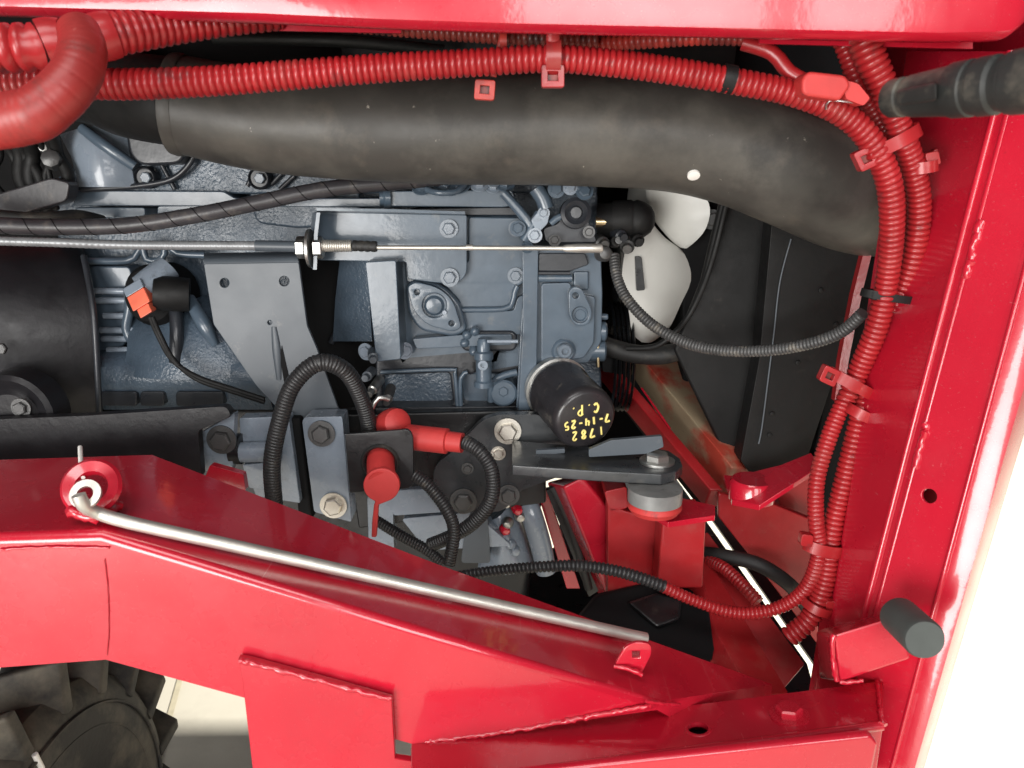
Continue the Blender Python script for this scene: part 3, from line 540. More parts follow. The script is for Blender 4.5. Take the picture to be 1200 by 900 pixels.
for i in range(8):
    lathe('casting_lump', P(600 + random.uniform(-8, 10), 590 + i * 8, 0.90), (random.uniform(-.5, .5), -1, random.uniform(-.5, .5)), [(-0.006, 0.007), (0, 0.007), (0.004, 0.005), (0.006, 0)], random.choice(('zinc', 'red', 'bracket_light')), eng, n=12)
hexa('lower_dark_fill', [V((-0.75, 0.99, 0.52)), V((0.02, 0.99, 0.52)), V((0.06, 0.985, 0.86)), V((-0.75, 0.985, 0.86))], [V((-0.75, 1.3, 0.52)), V((-0.0, 1.3, 0.52)), V((0.06, 1.3, 0.86)), V((-0.75, 1.3, 0.86))], 'black_steel', eng, bev=0.015, seg=3)  # dark box added to close the bright gaps below the engine
# small fittings near the starter lead
for x, y in ((437, 418), (431, 440), (438, 455), (455, 465)):
    lathe('stud', P(x, y, 0.87), (random.uniform(-.3, .3), -1, random.uniform(-.4, .4)), [(-0.02, 0.006), (0.004, 0.006), (0.005, 0.004), (0.014, 0.004), (0.014, 0)], random.choice(('zinc', 'bracket_grey', 'bolt_dark')), eng, n=12)
tube('ring_terminal', PP([(434, 500, 0.84), (435, 480, 0.835), (444, 466, 0.835), (456, 468, 0.84)]), 0.003, 'zinc', eng)

# ------------------------------------------------------------------ oil filter with the note written on it
ofl = thing('oil_filter', 'black spin-on oil filter with yellow handwriting on its end', 'oil filter', P(655, 500, 0.86))
c0, c1 = P(655, 458, 0.895), P(687, 492, 0.815)
fax = (c1 - c0).normalized(); FL = (c1 - c0).length
lathe('canister', c0, fax, [(-0.01, 0.036), (0.004, 0.039), (0.010, 0.039), (0.014, 0.0375), (FL - 0.012, 0.0375), (FL - 0.005, 0.0365), (FL - 0.0015, 0.034), (FL, 0.031), (FL, 0)], 'filter_black', ofl, n=48)
lathe('base_ring', c0, fax, [(-0.016, 0.030), (-0.016, 0.0385), (-0.004, 0.0405), (-0.003, 0.036)], 'zinc', ofl, n=40)
fx = (V((1, 0, 0)) - fax * fax.x).normalized(); fy = -fax.cross(fx)
if fy.z < 0: fy = -fy
GL = {'1': [[(0.3, 1), (0.35, 0)]], '7': [[(0, 1), (0.6, 1), (0.25, 0)]], '8': [[(0.55, 0.85), (0.3, 1), (0.08, 0.8), (0.5, 0.3), (0.3, 0), (0.08, 0.25), (0.55, 0.85)]],
      '2': [[(0.05, 0.8), (0.3, 1), (0.55, 0.8), (0.05, 0.02), (0.6, 0.0)]], '-': [[(0.05, 0.5), (0.5, 0.5)]], '4': [[(0.1, 1), (0.05, 0.45), (0.55, 0.45)], [(0.5, 0.95), (0.45, 0)]],
      '5': [[(0.55, 1), (0.1, 1), (0.1, 0.6), (0.45, 0.6), (0.5, 0.2), (0.1, 0)]], 'C': [[(0.6, 0.85), (0.3, 1), (0.02, 0.5), (0.25, 0), (0.6, 0.15)]], '.': [[(0.2, 0.05), (0.26, 0.0)]],
      'P': [[(0.12, -0.15), (0.16, 1.0)], [(0.02, 0.9), (0.4, 1.05), (0.68, 0.78), (0.45, 0.45), (0.14, 0.42)]]}
ang = R(184); ca, sa = math.cos(ang), math.sin(ang)
def ink(text, ox, oy, h, adv):            # ox, oy in metres in the writer's upright frame, turned upside down on the filter
    for i, ch in enumerate(text):
        for k, st in enumerate(GL[ch]):
            pts = []
            for a, b in st:
                lx = ox + i * adv + a * h * 0.85; ly = oy + b * h + random.uniform(-.02, .02) * h
                pts.append(c1 + fax * 0.0003 + fx * (lx * ca - ly * sa) + fy * (lx * sa + ly * ca))
            tube('handwriting', pts, random.uniform(0.0010, 0.0014), 'yellow_ink', ofl, n=8, step=0.0008, smooth=len(pts) > 2)
ink('1782', -0.0205, 0.0125, 0.0100, 0.0108)
ink('7-14-25', -0.0280, -0.0020, 0.0090, 0.0082)
ink('C.P.', -0.0150, -0.0180, 0.0105, 0.0092)

# ------------------------------------------------------------------ throttle cable and spiral wrapped hose
thr = thing('throttle_cable', 'thin grey throttle cable with threaded end and bright rod', 'cable', P(350, 292, 0.86))
tube('outer_sheath', PP([(-200, 276, 0.80), (-40, 281, 0.83), (60, 284, 0.84), (150, 287, 0.855), (300, 288, 0.86), (345, 289, 0.86)]), 0.0052, 'sheath', thr, corr=(0.006, 0.0004), n=12)
lathe('ferrule', P(300, 288, 0.86), (1, 0, -0.02), [(0, 0.0062), (0.045, 0.0062), (0.045, 0)], 'bracket_grey', thr, n=16)
for x, r in ((353, 13), (373, 13)):
    lathe('lock_nut', P(x - 5, 290, 0.861), (1, 0, 0), [(0, r * S(290, .86) * .9), (0.001, r * S(290, .86)), (0.009, r * S(290, .86)), (0.010, r * S(290, .86) * .9), (0.010, 0)], 'zinc', thr, n=6, ang=20)
lathe('washer', P(362, 291, 0.861), (1, 0, 0), [(0, 0.021), (0.003, 0.021), (0.003, 0)], 'zinc', thr, n=24)
tube('thread', [P(378, 288, 0.861), P(413, 288, 0.861)], 0.0068, 'rod_zinc', thr, corr=(0.0025, 0.0008), n=14)
tube('seal', [P(414, 288, 0.861), P(442, 289, 0.861)], 0.0062, 'rubber', thr, corr=(0.007, 0.0008), n=14)
tube('rod', [P(440, 290, 0.861), P(672, 291, 0.861)], 0.0026, 'rod_zinc', thr, n=12)
tube('collar', [P(546, 290, 0.861), P(554, 290, 0.861)], 0.0034, 'rod_zinc', thr, n=12)
lathe('ball_socket', P(664, 291, 0.861), (1, 0, 0), [(-0.004, 0.003), (0, 0.0042), (0.006, 0.0046), (0.012, 0.0052), (0.038, 0.0052), (0.040, 0.004), (0.040, 0)], 'rod_zinc', thr, n=16)
lathe('ball_joint', P(708, 297, 0.866), (0.2, -1, 0.2), [(-0.012, 0.008), (0, 0.009), (0.006, 0.007), (0.009, 0)], 'bolt_dark', thr, n=16)

spi = thing('hydraulic_hose', 'dark hose in spiral wrap running above the thin grey cable', 'hose', P(200, 265, 0.85))
SPP = PP([(-200, 250, 0.78), (-40, 262, 0.80), (60, 266, 0.82), (150, 264, 0.835), (230, 252, 0.845), (300, 238, 0.855), (380, 222, 0.865), (470, 213, 0.88), (560, 205, 0.91)])
tube('hose', SPP, 0.0085, 'sleeve', spi, n=16)
sp = smooth_path([tuple(p) for p in SPP], 0.002); hel = []
for i, p in enumerate(sp[::1]):
    a = V(sp[max(i - 1, 0)]); b = V(sp[min(i + 1, len(sp) - 1)]); t = (b - a).normalized(); u = V((0, 0, 1)); u = (u - t * u.dot(t)).normalized(); v_ = t.cross(u)
    th_ = i * 0.002 / 0.028 * 2 * math.pi; hel.append(V(p) + (u * math.cos(th_) + v_ * math.sin(th_)) * 0.0086)
tube('spiral_wrap_edge', hel, 0.0005, 'black_void', spi, n=5, smooth=False)
hs2 = tag(tube('fuel_hose', PP([(-40, 248, 0.86), (40, 255, 0.87), (90, 252, 0.90), (120, 258, 0.93)]), 0.006, 'rubber'), 'short black hose behind the spiral wrapped hose at left edge', 'hose')

# sensor plug
plug = thing('wire_plug', 'coral orange wire plug with black leads on the left of the block', 'connector', P(170, 370, 0.92))
d0 = P(163, 343, 0.918); dax = (P(176, 372, 0.905) - d0).normalized()
sx = dax.cross(V((0, -1, 0))).normalized()
def pbox(a, wdt, dep, L0, L1, nm, m_):
    A = [d0 + dax * L0 + sx * (wdt * i) + V((0, 1, 0)) * (dep * j) for i, j in ((-1, -1), (1, -1), (1, 1), (-1, 1))]
    B = [p + dax * (L1 - L0) for p in A]
    return hexa(nm, A, B, m_, plug, bev=0.0015)
pbox(0, 0.0125, 0.009, -0.002, 0.018, 'housing', 'coral'); pbox(0, 0.0085, 0.007, 0.018, 0.030, 'neck', 'coral')
pbox(0, 0.013, 0.0095, -0.014, -0.002, 'collar', 'bracket_light')
lathe('shroud', P(212, 345, 0.93), (-0.9, -0.3, 0.1), [(-0.01, 0.02), (0.0, 0.021), (0.02, 0.021), (0.03, 0.017), (0.03, 0)], 'black_plastic', plug)
for k in range(2):
    tube('lead', PP([(176 + 3 * k, 372, 0.905), (186 + 3 * k, 395, 0.90), (202 + 2 * k, 422, 0.895), (230, 441 + 3 * k, 0.89), (270, 455 + 3 * k, 0.885), (310, 468 + 3 * k, 0.885)]), 0.003, 'black_plastic', plug, n=8)

# ------------------------------------------------------------------ intake hose
ih = thing('intake_hose', 'thick dusty black rubber intake hose arching over the engine', 'hose', P(600, 215, 0.80))
tube('hose', PP([(214, 124, 0.800), (300, 140, 0.80), (400, 148, 0.80), (520, 152, 0.80), (650, 152, 0.80), (780, 158, 0.80), (860, 174, 0.80), (930, 200, 0.80), (985, 224, 0.815), (1020, 236, 0.85), (1060, 246, 0.93)]),
     [0.0465, 0.049, 0.051, 0.0525, 0.0535, 0.054, 0.055, 0.0565, 0.0575, 0.058, 0.056], 'hose_rubber', ih, n=40, step=0.008)
lathe('end_rim', P(214, 124, 0.80), (-0.95, -0.05, 0.12), [(-0.004, 0.0475), (0.003, 0.0485), (0.008, 0.0475), (0.009, 0.040)], 'hose_rubber', ih, n=40)
lathe('paint_dot', P(813, 206, 0.7585), (0.0, -0.68, -0.73), [(-0.002, 0.0062), (0.0004, 0.0060), (0.001, 0.003), (0.001, 0)], 'white_paint', ih, n=16)
ipb = tag(tube('intake_pipe', PP([(216, 122, 0.80), (190, 118, 0.81), (150, 112, 0.84), (110, 100, 0.90), (60, 95, 0.98)]), [0.040, 0.042, 0.042, 0.042, 0.042], 'black_plastic', n=28), 'black pipe elbow plugged into left end of the thick intake hose', 'pipe')
lathe('hose_clip', P(148, 138, 0.80), (0, -1, -0.3), [(0, 0.006), (0.003, 0.006), (0.003, 0.003), (0, 0.003)], 'gold', ipb, n=16)

# ------------------------------------------------------------------ fan, shroud and radiator
fan = thing('cooling_fan', 'white plastic cooling fan between the engine and the black shroud', 'fan', P(760, 420, 1.03))
def blade(a, b, n, th, m_, par, bulge):
    def res(pts, N=22):                   # both rails resampled to the same number of points
        q = smooth_path([tuple(p) for p in PP(pts)], 0.003); return [V(q[round(i * (len(q) - 1) / N)]) for i in range(N + 1)]
    sheet('blade', res(a), res(b), 12, th, m_, par, bulge=bulge)
blade([(757, 200, 1.0), (757, 222, 1.0), (760, 240, 1.0), (766, 256, 1.0), (776, 270, 1.0), (788, 283, 1.0), (797, 290, 1.0)], [(800, 200, 0.97), (815, 222, 0.965), (829, 235, 0.96), (832, 250, 0.96), (827, 268, 0.96), (817, 281, 0.965), (805, 291, 0.97)], 8, 0.004, 'fan_white', fan, bulge=0.005)
blade([(752, 235, 0.97), (740, 262, 0.97), (733, 290, 0.97), (729, 330, 0.97), (737, 365, 0.97), (741, 390, 0.97), (752, 401, 0.97)], [(764, 262, 1.0), (780, 279, 1.0), (801, 296, 1.0), (810, 326, 1.0), (798, 356, 1.0), (783, 386, 1.0), (764, 401, 1.0)], 8, 0.004, 'fan_white', fan, bulge=0.004)
blade([(738, 215, 1.10), (735, 235, 1.10), (735, 260, 1.10)], [(765, 205, 1.06), (768, 230, 1.06), (765, 262, 1.06)], 6, 0.004, 'fan_white', fan, bulge=0.006)
lathe('hub', P(722, 318, 1.10), (1, 0, 0), [(0, 0.05), (0.03, 0.05), (0.036, 0.045), (0.036, 0)], 'fan_white', fan)
bolt(fan, 834, 257, 0.97, 8, 'bolt_dark', 'wh')

rad = thing('radiator_shroud', 'tall black radiator shroud behind the bundle of red conduits', 'radiator', P(900, 560, 0.95))
blk('side_sheet', rnd([(905, 255), (1030, 255), (985, 420), (945, 540), (880, 556), (868, 540), (890, 420)], 3), 0.86, 0.03, 'black_plastic', rad, bev=0.002)
blk('face_sheet', [(846, 230), (912, 235), (898, 420), (878, 560), (858, 552), (790, 410), (822, 330)], 0.90, 0.008, 'black_plastic', rad, bev=0.004)
tube('shroud_lip', PP([(851, 240, 0.885), (836, 300, 0.885), (820, 345, 0.885), (800, 380, 0.89), (770, 405, 0.90), (735, 408, 0.92)]), 0.0035, 'black_plastic', rad)
tube('seam_edge', PP([(927, 280, 0.857), (914, 330, 0.857), (907, 390, 0.857), (902, 430, 0.857), (893, 500, 0.857), (889, 520, 0.857)]), 0.0010, 'bracket_grey', rad, n=8)


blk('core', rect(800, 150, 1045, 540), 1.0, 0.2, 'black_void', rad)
for x, y in ((962, 340), (935, 425), (905, 485), (902, 510), (980, 380)):
    lathe('rivet', P(x, y, 0.859), (0, -1, 0), [(0, 0.003), (0.001, 0.0028), (0.002, 0)], 'black_plastic', rad, n=12)
blk('gap_backing', [(996, 240), (1085, 240), (1060, 420), (1000, 640), (930, 640), (960, 500)], 0.91, 0.01, 'black_void', rad)  # black sheet added to block the bright gap beside the shroud
sheet('radiator_frame', PP([(1014, 288, 0.845), (1000, 345, 0.845), (985, 420, 0.845), (978, 470, 0.845)]), PP([(1024, 288, 0.84), (1010, 345, 0.84), (995, 420, 0.84), (988, 470, 0.84)]), 2, 0.01, 'red_dusty_shaded', rad)
tube('lower_hose', PP([(700, 402, 0.95), (740, 414, 0.945), (775, 416, 0.94), (806, 408, 0.94), (830, 400, 0.95)]), 0.012, 'rubber', rad, n=18)

# ------------------------------------------------------------------ inner chassis (red)
ch = thing('chassis_frame', 'dusty red inner frame members darkened for shade below the radiator', 'frame', P(800, 700, 0.9))
A0, A1 = PP([(742, 408, 1.04), (782, 408, 1.06)]), PP([(858, 548, 0.86), (900, 548, 0.88)])
prism('diagonal_member', [A0[0], A0[1], A1[1], A1[0]], (0, 0.02, -0.05), 'red_over', ch, bev=0.003)
prism('diagonal_rail', PP([(703, 420, 1.03), (716, 420, 1.03), (848, 574, 0.84), (832, 574, 0.84)]), (0, 0.02, -0.03), 'red_dusty_shaded', ch, bev=0.002)
tube('rail_edge', PP([(752, 455, 0.975), (785, 502, 0.92)]), 0.0015, 'red', ch, n=8)
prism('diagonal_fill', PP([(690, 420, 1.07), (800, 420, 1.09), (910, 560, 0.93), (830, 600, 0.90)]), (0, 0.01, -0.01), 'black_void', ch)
prism('upper_sheet', PP([(782, 404, 1.075), (832, 404, 1.075), (866, 480, 1.03), (866, 520, 1.0)]), (0, 0.01, -0.01), 'red_over', ch)
prism('shroud_shelf', PP([(848, 556, 0.84), (880, 560, 0.83), (950, 530, 0.80), (962, 545, 0.78), (930, 566, 0.76), (890, 592, 0.76), (858, 586, 0.79)]), (0, 0, -0.006), 'red', ch, bev=0.001)
lathe('shelf_pad', P(882, 565, 0.80), (0, 0, 1), [(-0.02, 0.025), (0.0, 0.025), (0.004, 0.022), (0.004, 0)], 'red', ch)
blk('side_plate', [(842, 578), (900, 588), (955, 610), (960, 758), (905, 685), (842, 606)], 0.83, 0.008, 'red_dusty_shaded', ch, bev=0.002)
blk('outer_plate', [(905, 555), (965, 540), (965, 700), (940, 690), (920, 620)], 0.87, 0.008, 'red_dusty_shaded', ch, bev=0.002)
# front axle bracket under the engine mount
zb = P(775, 605, 0.755).z
prism('mount_pad', [PZ(737, 586, zb), PZ(775, 578, zb), PZ(838, 592, zb), PZ(838, 604, zb), PZ(783, 612, zb)], (0, 0, -0.006), 'red', ch, bev=0.001)
blk('mount_post', [(776, 612), (828, 606), (824, 690), (770, 690)], 0.765, 0.05, 'red_dusty_shaded', ch, bev=0.003)
blk('mount_web', [(712, 592), (776, 612), (772, 720), (712, 720)], 0.80, 0.02, 'red_dusty_shaded', ch, bev=0.002)
hexa('rail_box', PP([(660, 570), (683, 559), (712, 596), (712, 700)], 0.825) , PP([(640, 565), (700, 550), (730, 590), (712, 720)], 0.87), 'red', ch, bev=0.003)
blk('rail_block', rnd([(708, 576), (735, 570), (736, 596), (714, 600)], 4), 0.80, 0.04, 'red_dusty_shaded', ch, bev=0.004)

blk('cross_strap', [(640, 575), (655, 572), (706, 690), (690, 700)], 0.86, 0.01, 'black_steel', ch, bev=0.001)
tube('brake_line', PP([(647, 570, 0.855), (662, 600, 0.855), (676, 640, 0.855), (690, 690, 0.855)]), 0.005, 'rubber', ch)
blk('rear_strap', [(628, 572), (640, 572), (680, 690), (664, 690)], 0.93, 0.01, 'red', ch, bev=0.001)
0 and hexa('rear_web', PP([(662, 650), (735, 600), (800, 640), (800, 790), (640, 730)], 0.94), PP([(662, 650), (735, 600), (800, 640), (800, 790), (640, 730)], 0.95), 'red_dusty_shaded', ch)
zp = 0.50  # dark plates added under the frame to hide the bright floor
prism('belly_dark_fill', [PZ(664, 560, zp), PZ(792, 560, zp), PZ(946, 778, zp), PZ(960, 830, zp), PZ(600, 800, zp), PZ(612, 660, zp), PZ(652, 640, zp)], (0, 0, -0.004), 'black_steel', ch)
prism('belly_dark_fill', [PZ(800, 560, zp), PZ(1030, 545, zp), PZ(1030, 830, zp), PZ(985, 830, zp), PZ(953, 776, zp)], (0, 0, -0.004), 'black_steel', ch)
# floor of the frame behind the beam
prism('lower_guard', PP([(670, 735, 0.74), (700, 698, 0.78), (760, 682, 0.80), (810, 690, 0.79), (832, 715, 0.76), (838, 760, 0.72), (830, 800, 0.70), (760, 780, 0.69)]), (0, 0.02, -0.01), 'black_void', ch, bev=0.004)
prism('guard_cap', PP([(735, 705, 0.765), (770, 694, 0.775), (800, 702, 0.765), (798, 725, 0.745), (770, 735, 0.735)]), (0, 0.004, -0.004), 'black_steel', ch, bev=0.004)
prism('inner_rail', PP([(815, 630, 0.86), (829, 622, 0.86), (944, 778, 0.72), (915, 812, 0.69)]), (-0.03, 0.0, -0.03), 'red_dusty_shaded', ch, bev=0.002)
prism('inner_rail_side', PP([(812, 640, 0.845), (822, 640, 0.845), (925, 812, 0.68), (880, 812, 0.66), (838, 740, 0.74)]), (-0.02, 0.0, -0.02), 'red_dusty_shaded', ch, bev=0.002)

mnt = thing('rubber_mount', 'round rubber engine mount with zinc collar on red pad', 'mount', P(768, 600, 0.78))
mc = PZ(768, 570, za - 0.013)
lathe('collar', mc, (0, 0, -1), [(0, 0.020), (0.001, 0.0285), (0.016, 0.0285), (0.018, 0.024), (0.018, 0)], 'mount_grey', mnt)
lathe('rubber_core', mc - V((0, 0, 0.016)), (0, 0, -1), [(0, 0.026), (0.006, 0.029), (0.012, 0.025), (0.012, 0)], 'boot_red', mnt)
bolt(mnt, 0, 590, 0.78, 8, 'red', 'h', axis=(0, -0.2, 1), at=PZ(780, 597, zb + 0.002), name='nut')

# ------------------------------------------------------------------ loader frame: side beam, lower tube, upright post
lf = thing('loader_frame', 'glossy red welded loader frame with sloping beam and upright post', 'frame', P(600, 890, 0.6))
F0, F1 = P(118, 624, 0.56), P(765, 823, 0.56)
nS = (F1 - F0).cross(V((0, 1, 0))); nS.normalize()
FL0 = P(-320, 638, 0.56); nL = (F0 - FL0).cross(V((0, 1, 0))); nL.normalize()
bS1, bS2, bS3 = hit(178, 533, F0, nS), hit(520, 664, F0, nS), hit(905, 802, F0, nS)
bS0 = hit(-220, 546, F0, nL)
def sec(ft, bt, fb): return [ft, bt, bt + V((0, 0, -0.10)), fb]
F2 = F0.lerp(F1, (P(480, 0, 0.56).x * 1.0 - F0.x) / (F1.x - F0.x)) if False else F0.lerp(F1, 0.56)
fbm = P(484, 872, 0.56)
strip('side_beam', [sec(FL0, bS0, P(-320, 806, 0.56)), sec(F0, bS1, P(124, 773, 0.56)), sec(F2, bS2, fbm), sec(F1, bS3, P(770, 832, 0.562))], 'red', lf, bev_edges=[0], bev=0.013, seg=6)
weld(lf, PP([(122, 655, 0.559), (126, 690, 0.559), (127, 740, 0.559), (125, 768, 0.559)]), 0.00045)
weld(lf, PP([(0, 644, 0.5588), (60, 641, 0.5588), (128, 642, 0.5588)]), 0.0012)  # thin bead shaped to stand in for the edge highlight, not a weld
# gusset plate on the front of the beam
GY = 0.552
plate('gusset_plate', [(279, 772), (292, 774), (380, 798), (459, 820), (461, 856), (463, 889), (490, 893), (490, 990), (310, 990), (296, 905), (284, 800)], GY, 0.007, 'red', lf, bev=0.001)
weld(lf, PP([(281, 774, GY), (330, 786, GY), (390, 802, GY), (458, 819, GY)]), 0.0028)
# lower tube
T0b, T1b = P(482, 870, 0.565), P(1035, 800, 0.60)
T0f, T1f = P(470, 915, 0.515), P(1035, 851, 0.535)
tn = (T1b - T0b).cross(T0f - T0b).normalized()
T1f = hit(1035, 851, T0b, tn) ; T0f = hit(482, 924, T0b, tn)
if tn.z < 0: tn = -tn
hole_c = hit(818, 857, T0b, tn)
plate3('tube_top', [T0b, T0f, T1f, T1b], [(hole_c, 0.0085)], 0.004, 'red', lf)
dn = V((0, 0, -1))
prism('tube_front', [T0f + dn * 0.003, T1f + dn * 0.003, T1f + dn * 0.075, T0f + dn * 0.075], (0, 0.004, 0), 'red', lf, bev=0.001)
prism('tube_bottom', [T0f + dn * 0.074, T1f + dn * 0.074, T1b + dn * 0.074, T0b + dn * 0.074], (0, 0, -0.003), 'red', lf)
tube('tube_fold', [T0f + V((0, 0.002, -0.001)), T1f + V((0, 0.002, -0.001))], 0.004, 'red', lf, n=12)
prism('tube_back', [T0b + dn * 0.003, T1b + dn * 0.003, T1b + dn * 0.075, T0b + dn * 0.075], (0, -0.004, 0), 'red', lf)
lip0, lip1 = P(500, 912, 0.507), P(1022, 866, 0.522)
prism('tube_lip', PP([(482, 920, 0.501), (1020, 861, 0.519), (1030, 872, 0.517), (1012, 960, 0.517), (482, 1040, 0.501)]), (0, 0.006, 0), 'red', lf, bev=0.003)
bolt(lf, 0, 835, 0.58, 15, 'red', 'wh', axis=tn, at=hit(925, 841, T0b, tn) + tn * 0.002)
lathe('hole_rim', hole_c + tn * 0.0015, tn, [(0, 0.0085), (0.0015, 0.0085), (0.0015, 0.0105), (0, 0.0115)], 'red', lf, n=24)
prism('hole_shade', [hole_c + tn * -0.014 + V(v) for v in ((-0.03, -0.02, 0), (0.03, -0.02, 0), (0.03, 0.02, 0), (-0.03, 0.02, 0))], (0, 0, -0.002), 'black_steel', lf)  # dark sheet added inside the tube to make the hole look shaded
weld(lf, [P(498, 869, 0.5615), P(600, 856, 0.561), P(700, 838, 0.560), P(765, 826, 0.559)], 0.0025)
weld(lf, [P(757, 822, 0.557), P(772, 824, 0.56), P(797, 826, 0.57)], 0.0018)
# tab with square hole
plate('rod_tab', rnd([(721, 779, 1), (733, 757, 10), (748, 752, 9), (763, 755, 8), (764, 766, 8), (752, 790, 2)], 5, 5), 0.585, 0.004, 'red', lf, holes=[rect(741, 763, 750, 771)])
weld(lf, PP([(720, 780, 0.584), (735, 783, 0.582), (752, 791, 0.580)]), 0.0024)
# upright post
def PL(x0, x1, Y): return [P(x0, 60, Y), P(x1, 960, Y)]
L0t, L0b = P(1062, 60, 0.76), P(925, 960, 0.70)
L1t, L1b = P(1183, 60, 0.665), P(950, 960, 0.615)
L2t, L2b = P(1200, 60, 0.655), P(963, 960, 0.605)
L3t, L3b = P(1268, 60, 0.62), P(1028, 960, 0.57)
L4t, L4b = P(1310, 60, 0.612), P(1052, 960, 0.560)
Et, Eb = P(1345, 60, 0.64), P(1068, 960, 0.585)
def quad(nm, a, b, c, d, th=(0.003, 0.003, 0), **k): return prism(nm, [a, b, c, d], th, 'red', lf, **k)
prism('inner_flange', [L0t, L1t, L1b, L0b], (0.002, 0.004, 0), 'red', lf, bev=0.0008)
strip('offset_fold', [[L1t + V((0, -0.0015, 0)), L2t, L2t + V((0, 0.006, 0)), L1t + V((0, 0.006, 0))], [L1b + V((0, -0.0015, 0)), L2b, L2b + V((0, 0.006, 0)), L1b + V((0, 0.006, 0))]], 'red', lf)
tube('fold_edge', [L1t + V((0, -0.001, 0)), L1b + V((0, -0.001, 0))], 0.0028, 'red', lf, n=10)
tube('fold_edge', [L2t, L2b], 0.0026, 'red', lf, n=10)
nB = (L2t - L2b).cross(L3b - L2b).normalized()
hB = hit(1090, 581, L2b, nB)
plate3('web_plate', [L2b, L3b, L3t, L2t], [(hB, 0.0062)], 0.004, 'red', lf)
# rolled outer edge
def outer(t):
    a, b, c, d = L3b.lerp(L3t, t), L4b.lerp(L4t, t), Eb.lerp(Et, t), None
    pts = [a + V((0, -0.001, 0)), a.lerp(b, 0.5) + V((0, -0.004, 0)), b + V((0, -0.003, 0)), b.lerp(c, 0.5) + V((0.004, 0.0, 0)), c + V((0.004, 0.012, 0)), c + V((0.002, 0.06, 0))]
    return pts + [p + V((-0.003, 0.004, 0)) for p in pts[::-1]]
strip('rolled_edge', [outer(i / 8) for i in range(9)], 'red', lf)
tube('fold_edge', [L3t + V((0, -0.0015, 0)), L3b + V((0, -0.0015, 0))], 0.0022, 'red', lf, n=10)
prism('post_back', [L1t + V((0.005, .06, 0)), Et + V((0, .08, 0)), Eb + V((0, .08, 0)), L1b + V((0.005, .06, 0))], (0, 0.004, 0), 'red', lf)
def on2(t): return L2b.lerp(L2t, t)
def tpy(py):                             # fraction up the fold that shows at a given height in the picture
    lo, hi = 0, 1
    for _ in range(30):
        m_ = (lo + hi) / 2; q = on2(m_) - V((0, 0, CAMZ)); y = q.y * CP - q.z * SP; v_ = (q.y * SP + q.z * CP) / y
        if 450 - v_ * F > py: lo = m_
        else: hi = m_
    return lo
for a, b in ((258, 322), (497, 548)):
    weld(lf, [on2(tpy(a)) + V((0, -0.002, 0)), on2(tpy((a + b) / 2)) + V((0, -0.002, 0)), on2(tpy(b)) + V((0, -0.002, 0))], 0.0042)
# bumper bracket box
hexa('bumper_bracket', PP([(976, 744, 0.585), (1055, 720, 0.575), (1068, 772, 0.568), (983, 800, 0.578)]), PP([(956, 740, 0.66), (1030, 715, 0.65), (1040, 765, 0.64), (960, 796, 0.65)]), 'red', lf, bev=0.003)
weld(lf, PP([(978, 744, 0.584), (975, 765, 0.582), (981, 796, 0.578)]), 0.0028)
weld(lf, PP([(983, 800, 0.577), (1000, 799, 0.576), (1012, 797, 0.575)]), 0.0022)

weld(lf, PP([(1020, 836, 0.56), (1032, 842, 0.556), (1036, 850, 0.552)]), 0.0032)
weld(lf, [T1b.lerp(T1f, t) + V((-0.006 + 0.004 * t, 0, 0.002)) for t in (0.0, 0.3, 0.6, 1.0)], 0.0022)

bmp = tag(lathe('rubber_bumper', P(1054, 722, 0.57), (P(1084, 750, 0.522) - P(1054, 722, 0.57)), [(0, 0.0158), (0.046, 0.0158), (0.049, 0.0145), (0.049, 0)], 'bumper_rubber', n=36), 'grey-green rubber bumper stud at the foot of the red post', 'bumper')

# ------------------------------------------------------------------ prop rod lying on the beam, its ring and hairpin
def onS(px, py, lift=0.0): return hit(px, py, F0 + nS * (lift if nS.z > 0 else -lift), nS)
up = nS if nS.z > 0 else -nS
prop = thing('prop_rod', 'long zinc prop rod lying along the sloping red beam', 'rod', onS(420, 665))
tube('rod', [onS(92, 580, 0.028), onS(98, 592, 0.02), onS(112, 600, 0.012), onS(150, 612, 0.009)] + [onS(x, 612 + (x - 150) * 0.2242, 0.008) for x in (260, 380, 500, 620, 740)] + [onS(757, 748, 0.008)], 0.0054, 'rod_zinc', prop, n=16)
rc = onS(100, 579, 0.026)
lathe('washer', rc, (0.1, -0.75, 0.6), [(-0.002, 0.0118), (0.001, 0.0118), (0.001, 0.0062), (-0.002, 0.0062)], 'rod_zinc', prop, n=28)
rg = tag(lathe('pivot_ring', onS(108, 571, 0.020), (0.18, -0.8, 0.5), [(-0.004, 0.011), (-0.006, 0.014), (-0.004, 0.0225), (0.002, 0.0235), (0.005, 0.021), (0.003, 0.013), (-0.002, 0.011)], 'red', n=36), 'red ring bracket on the beam holding the bent rod end', 'bracket')
weld(rg, [onS(82, 598, 0.003), onS(110, 606, 0.004), onS(140, 592, 0.004)], 0.005)
hp = tag(tube('cotter_pin', [onS(94, 524, 0.028), onS(95, 545, 0.027), onS(97, 560, 0.024)], 0.0019, 'white_paint', n=8), 'thin bright cotter pin standing above the red ring bracket', 'pin')

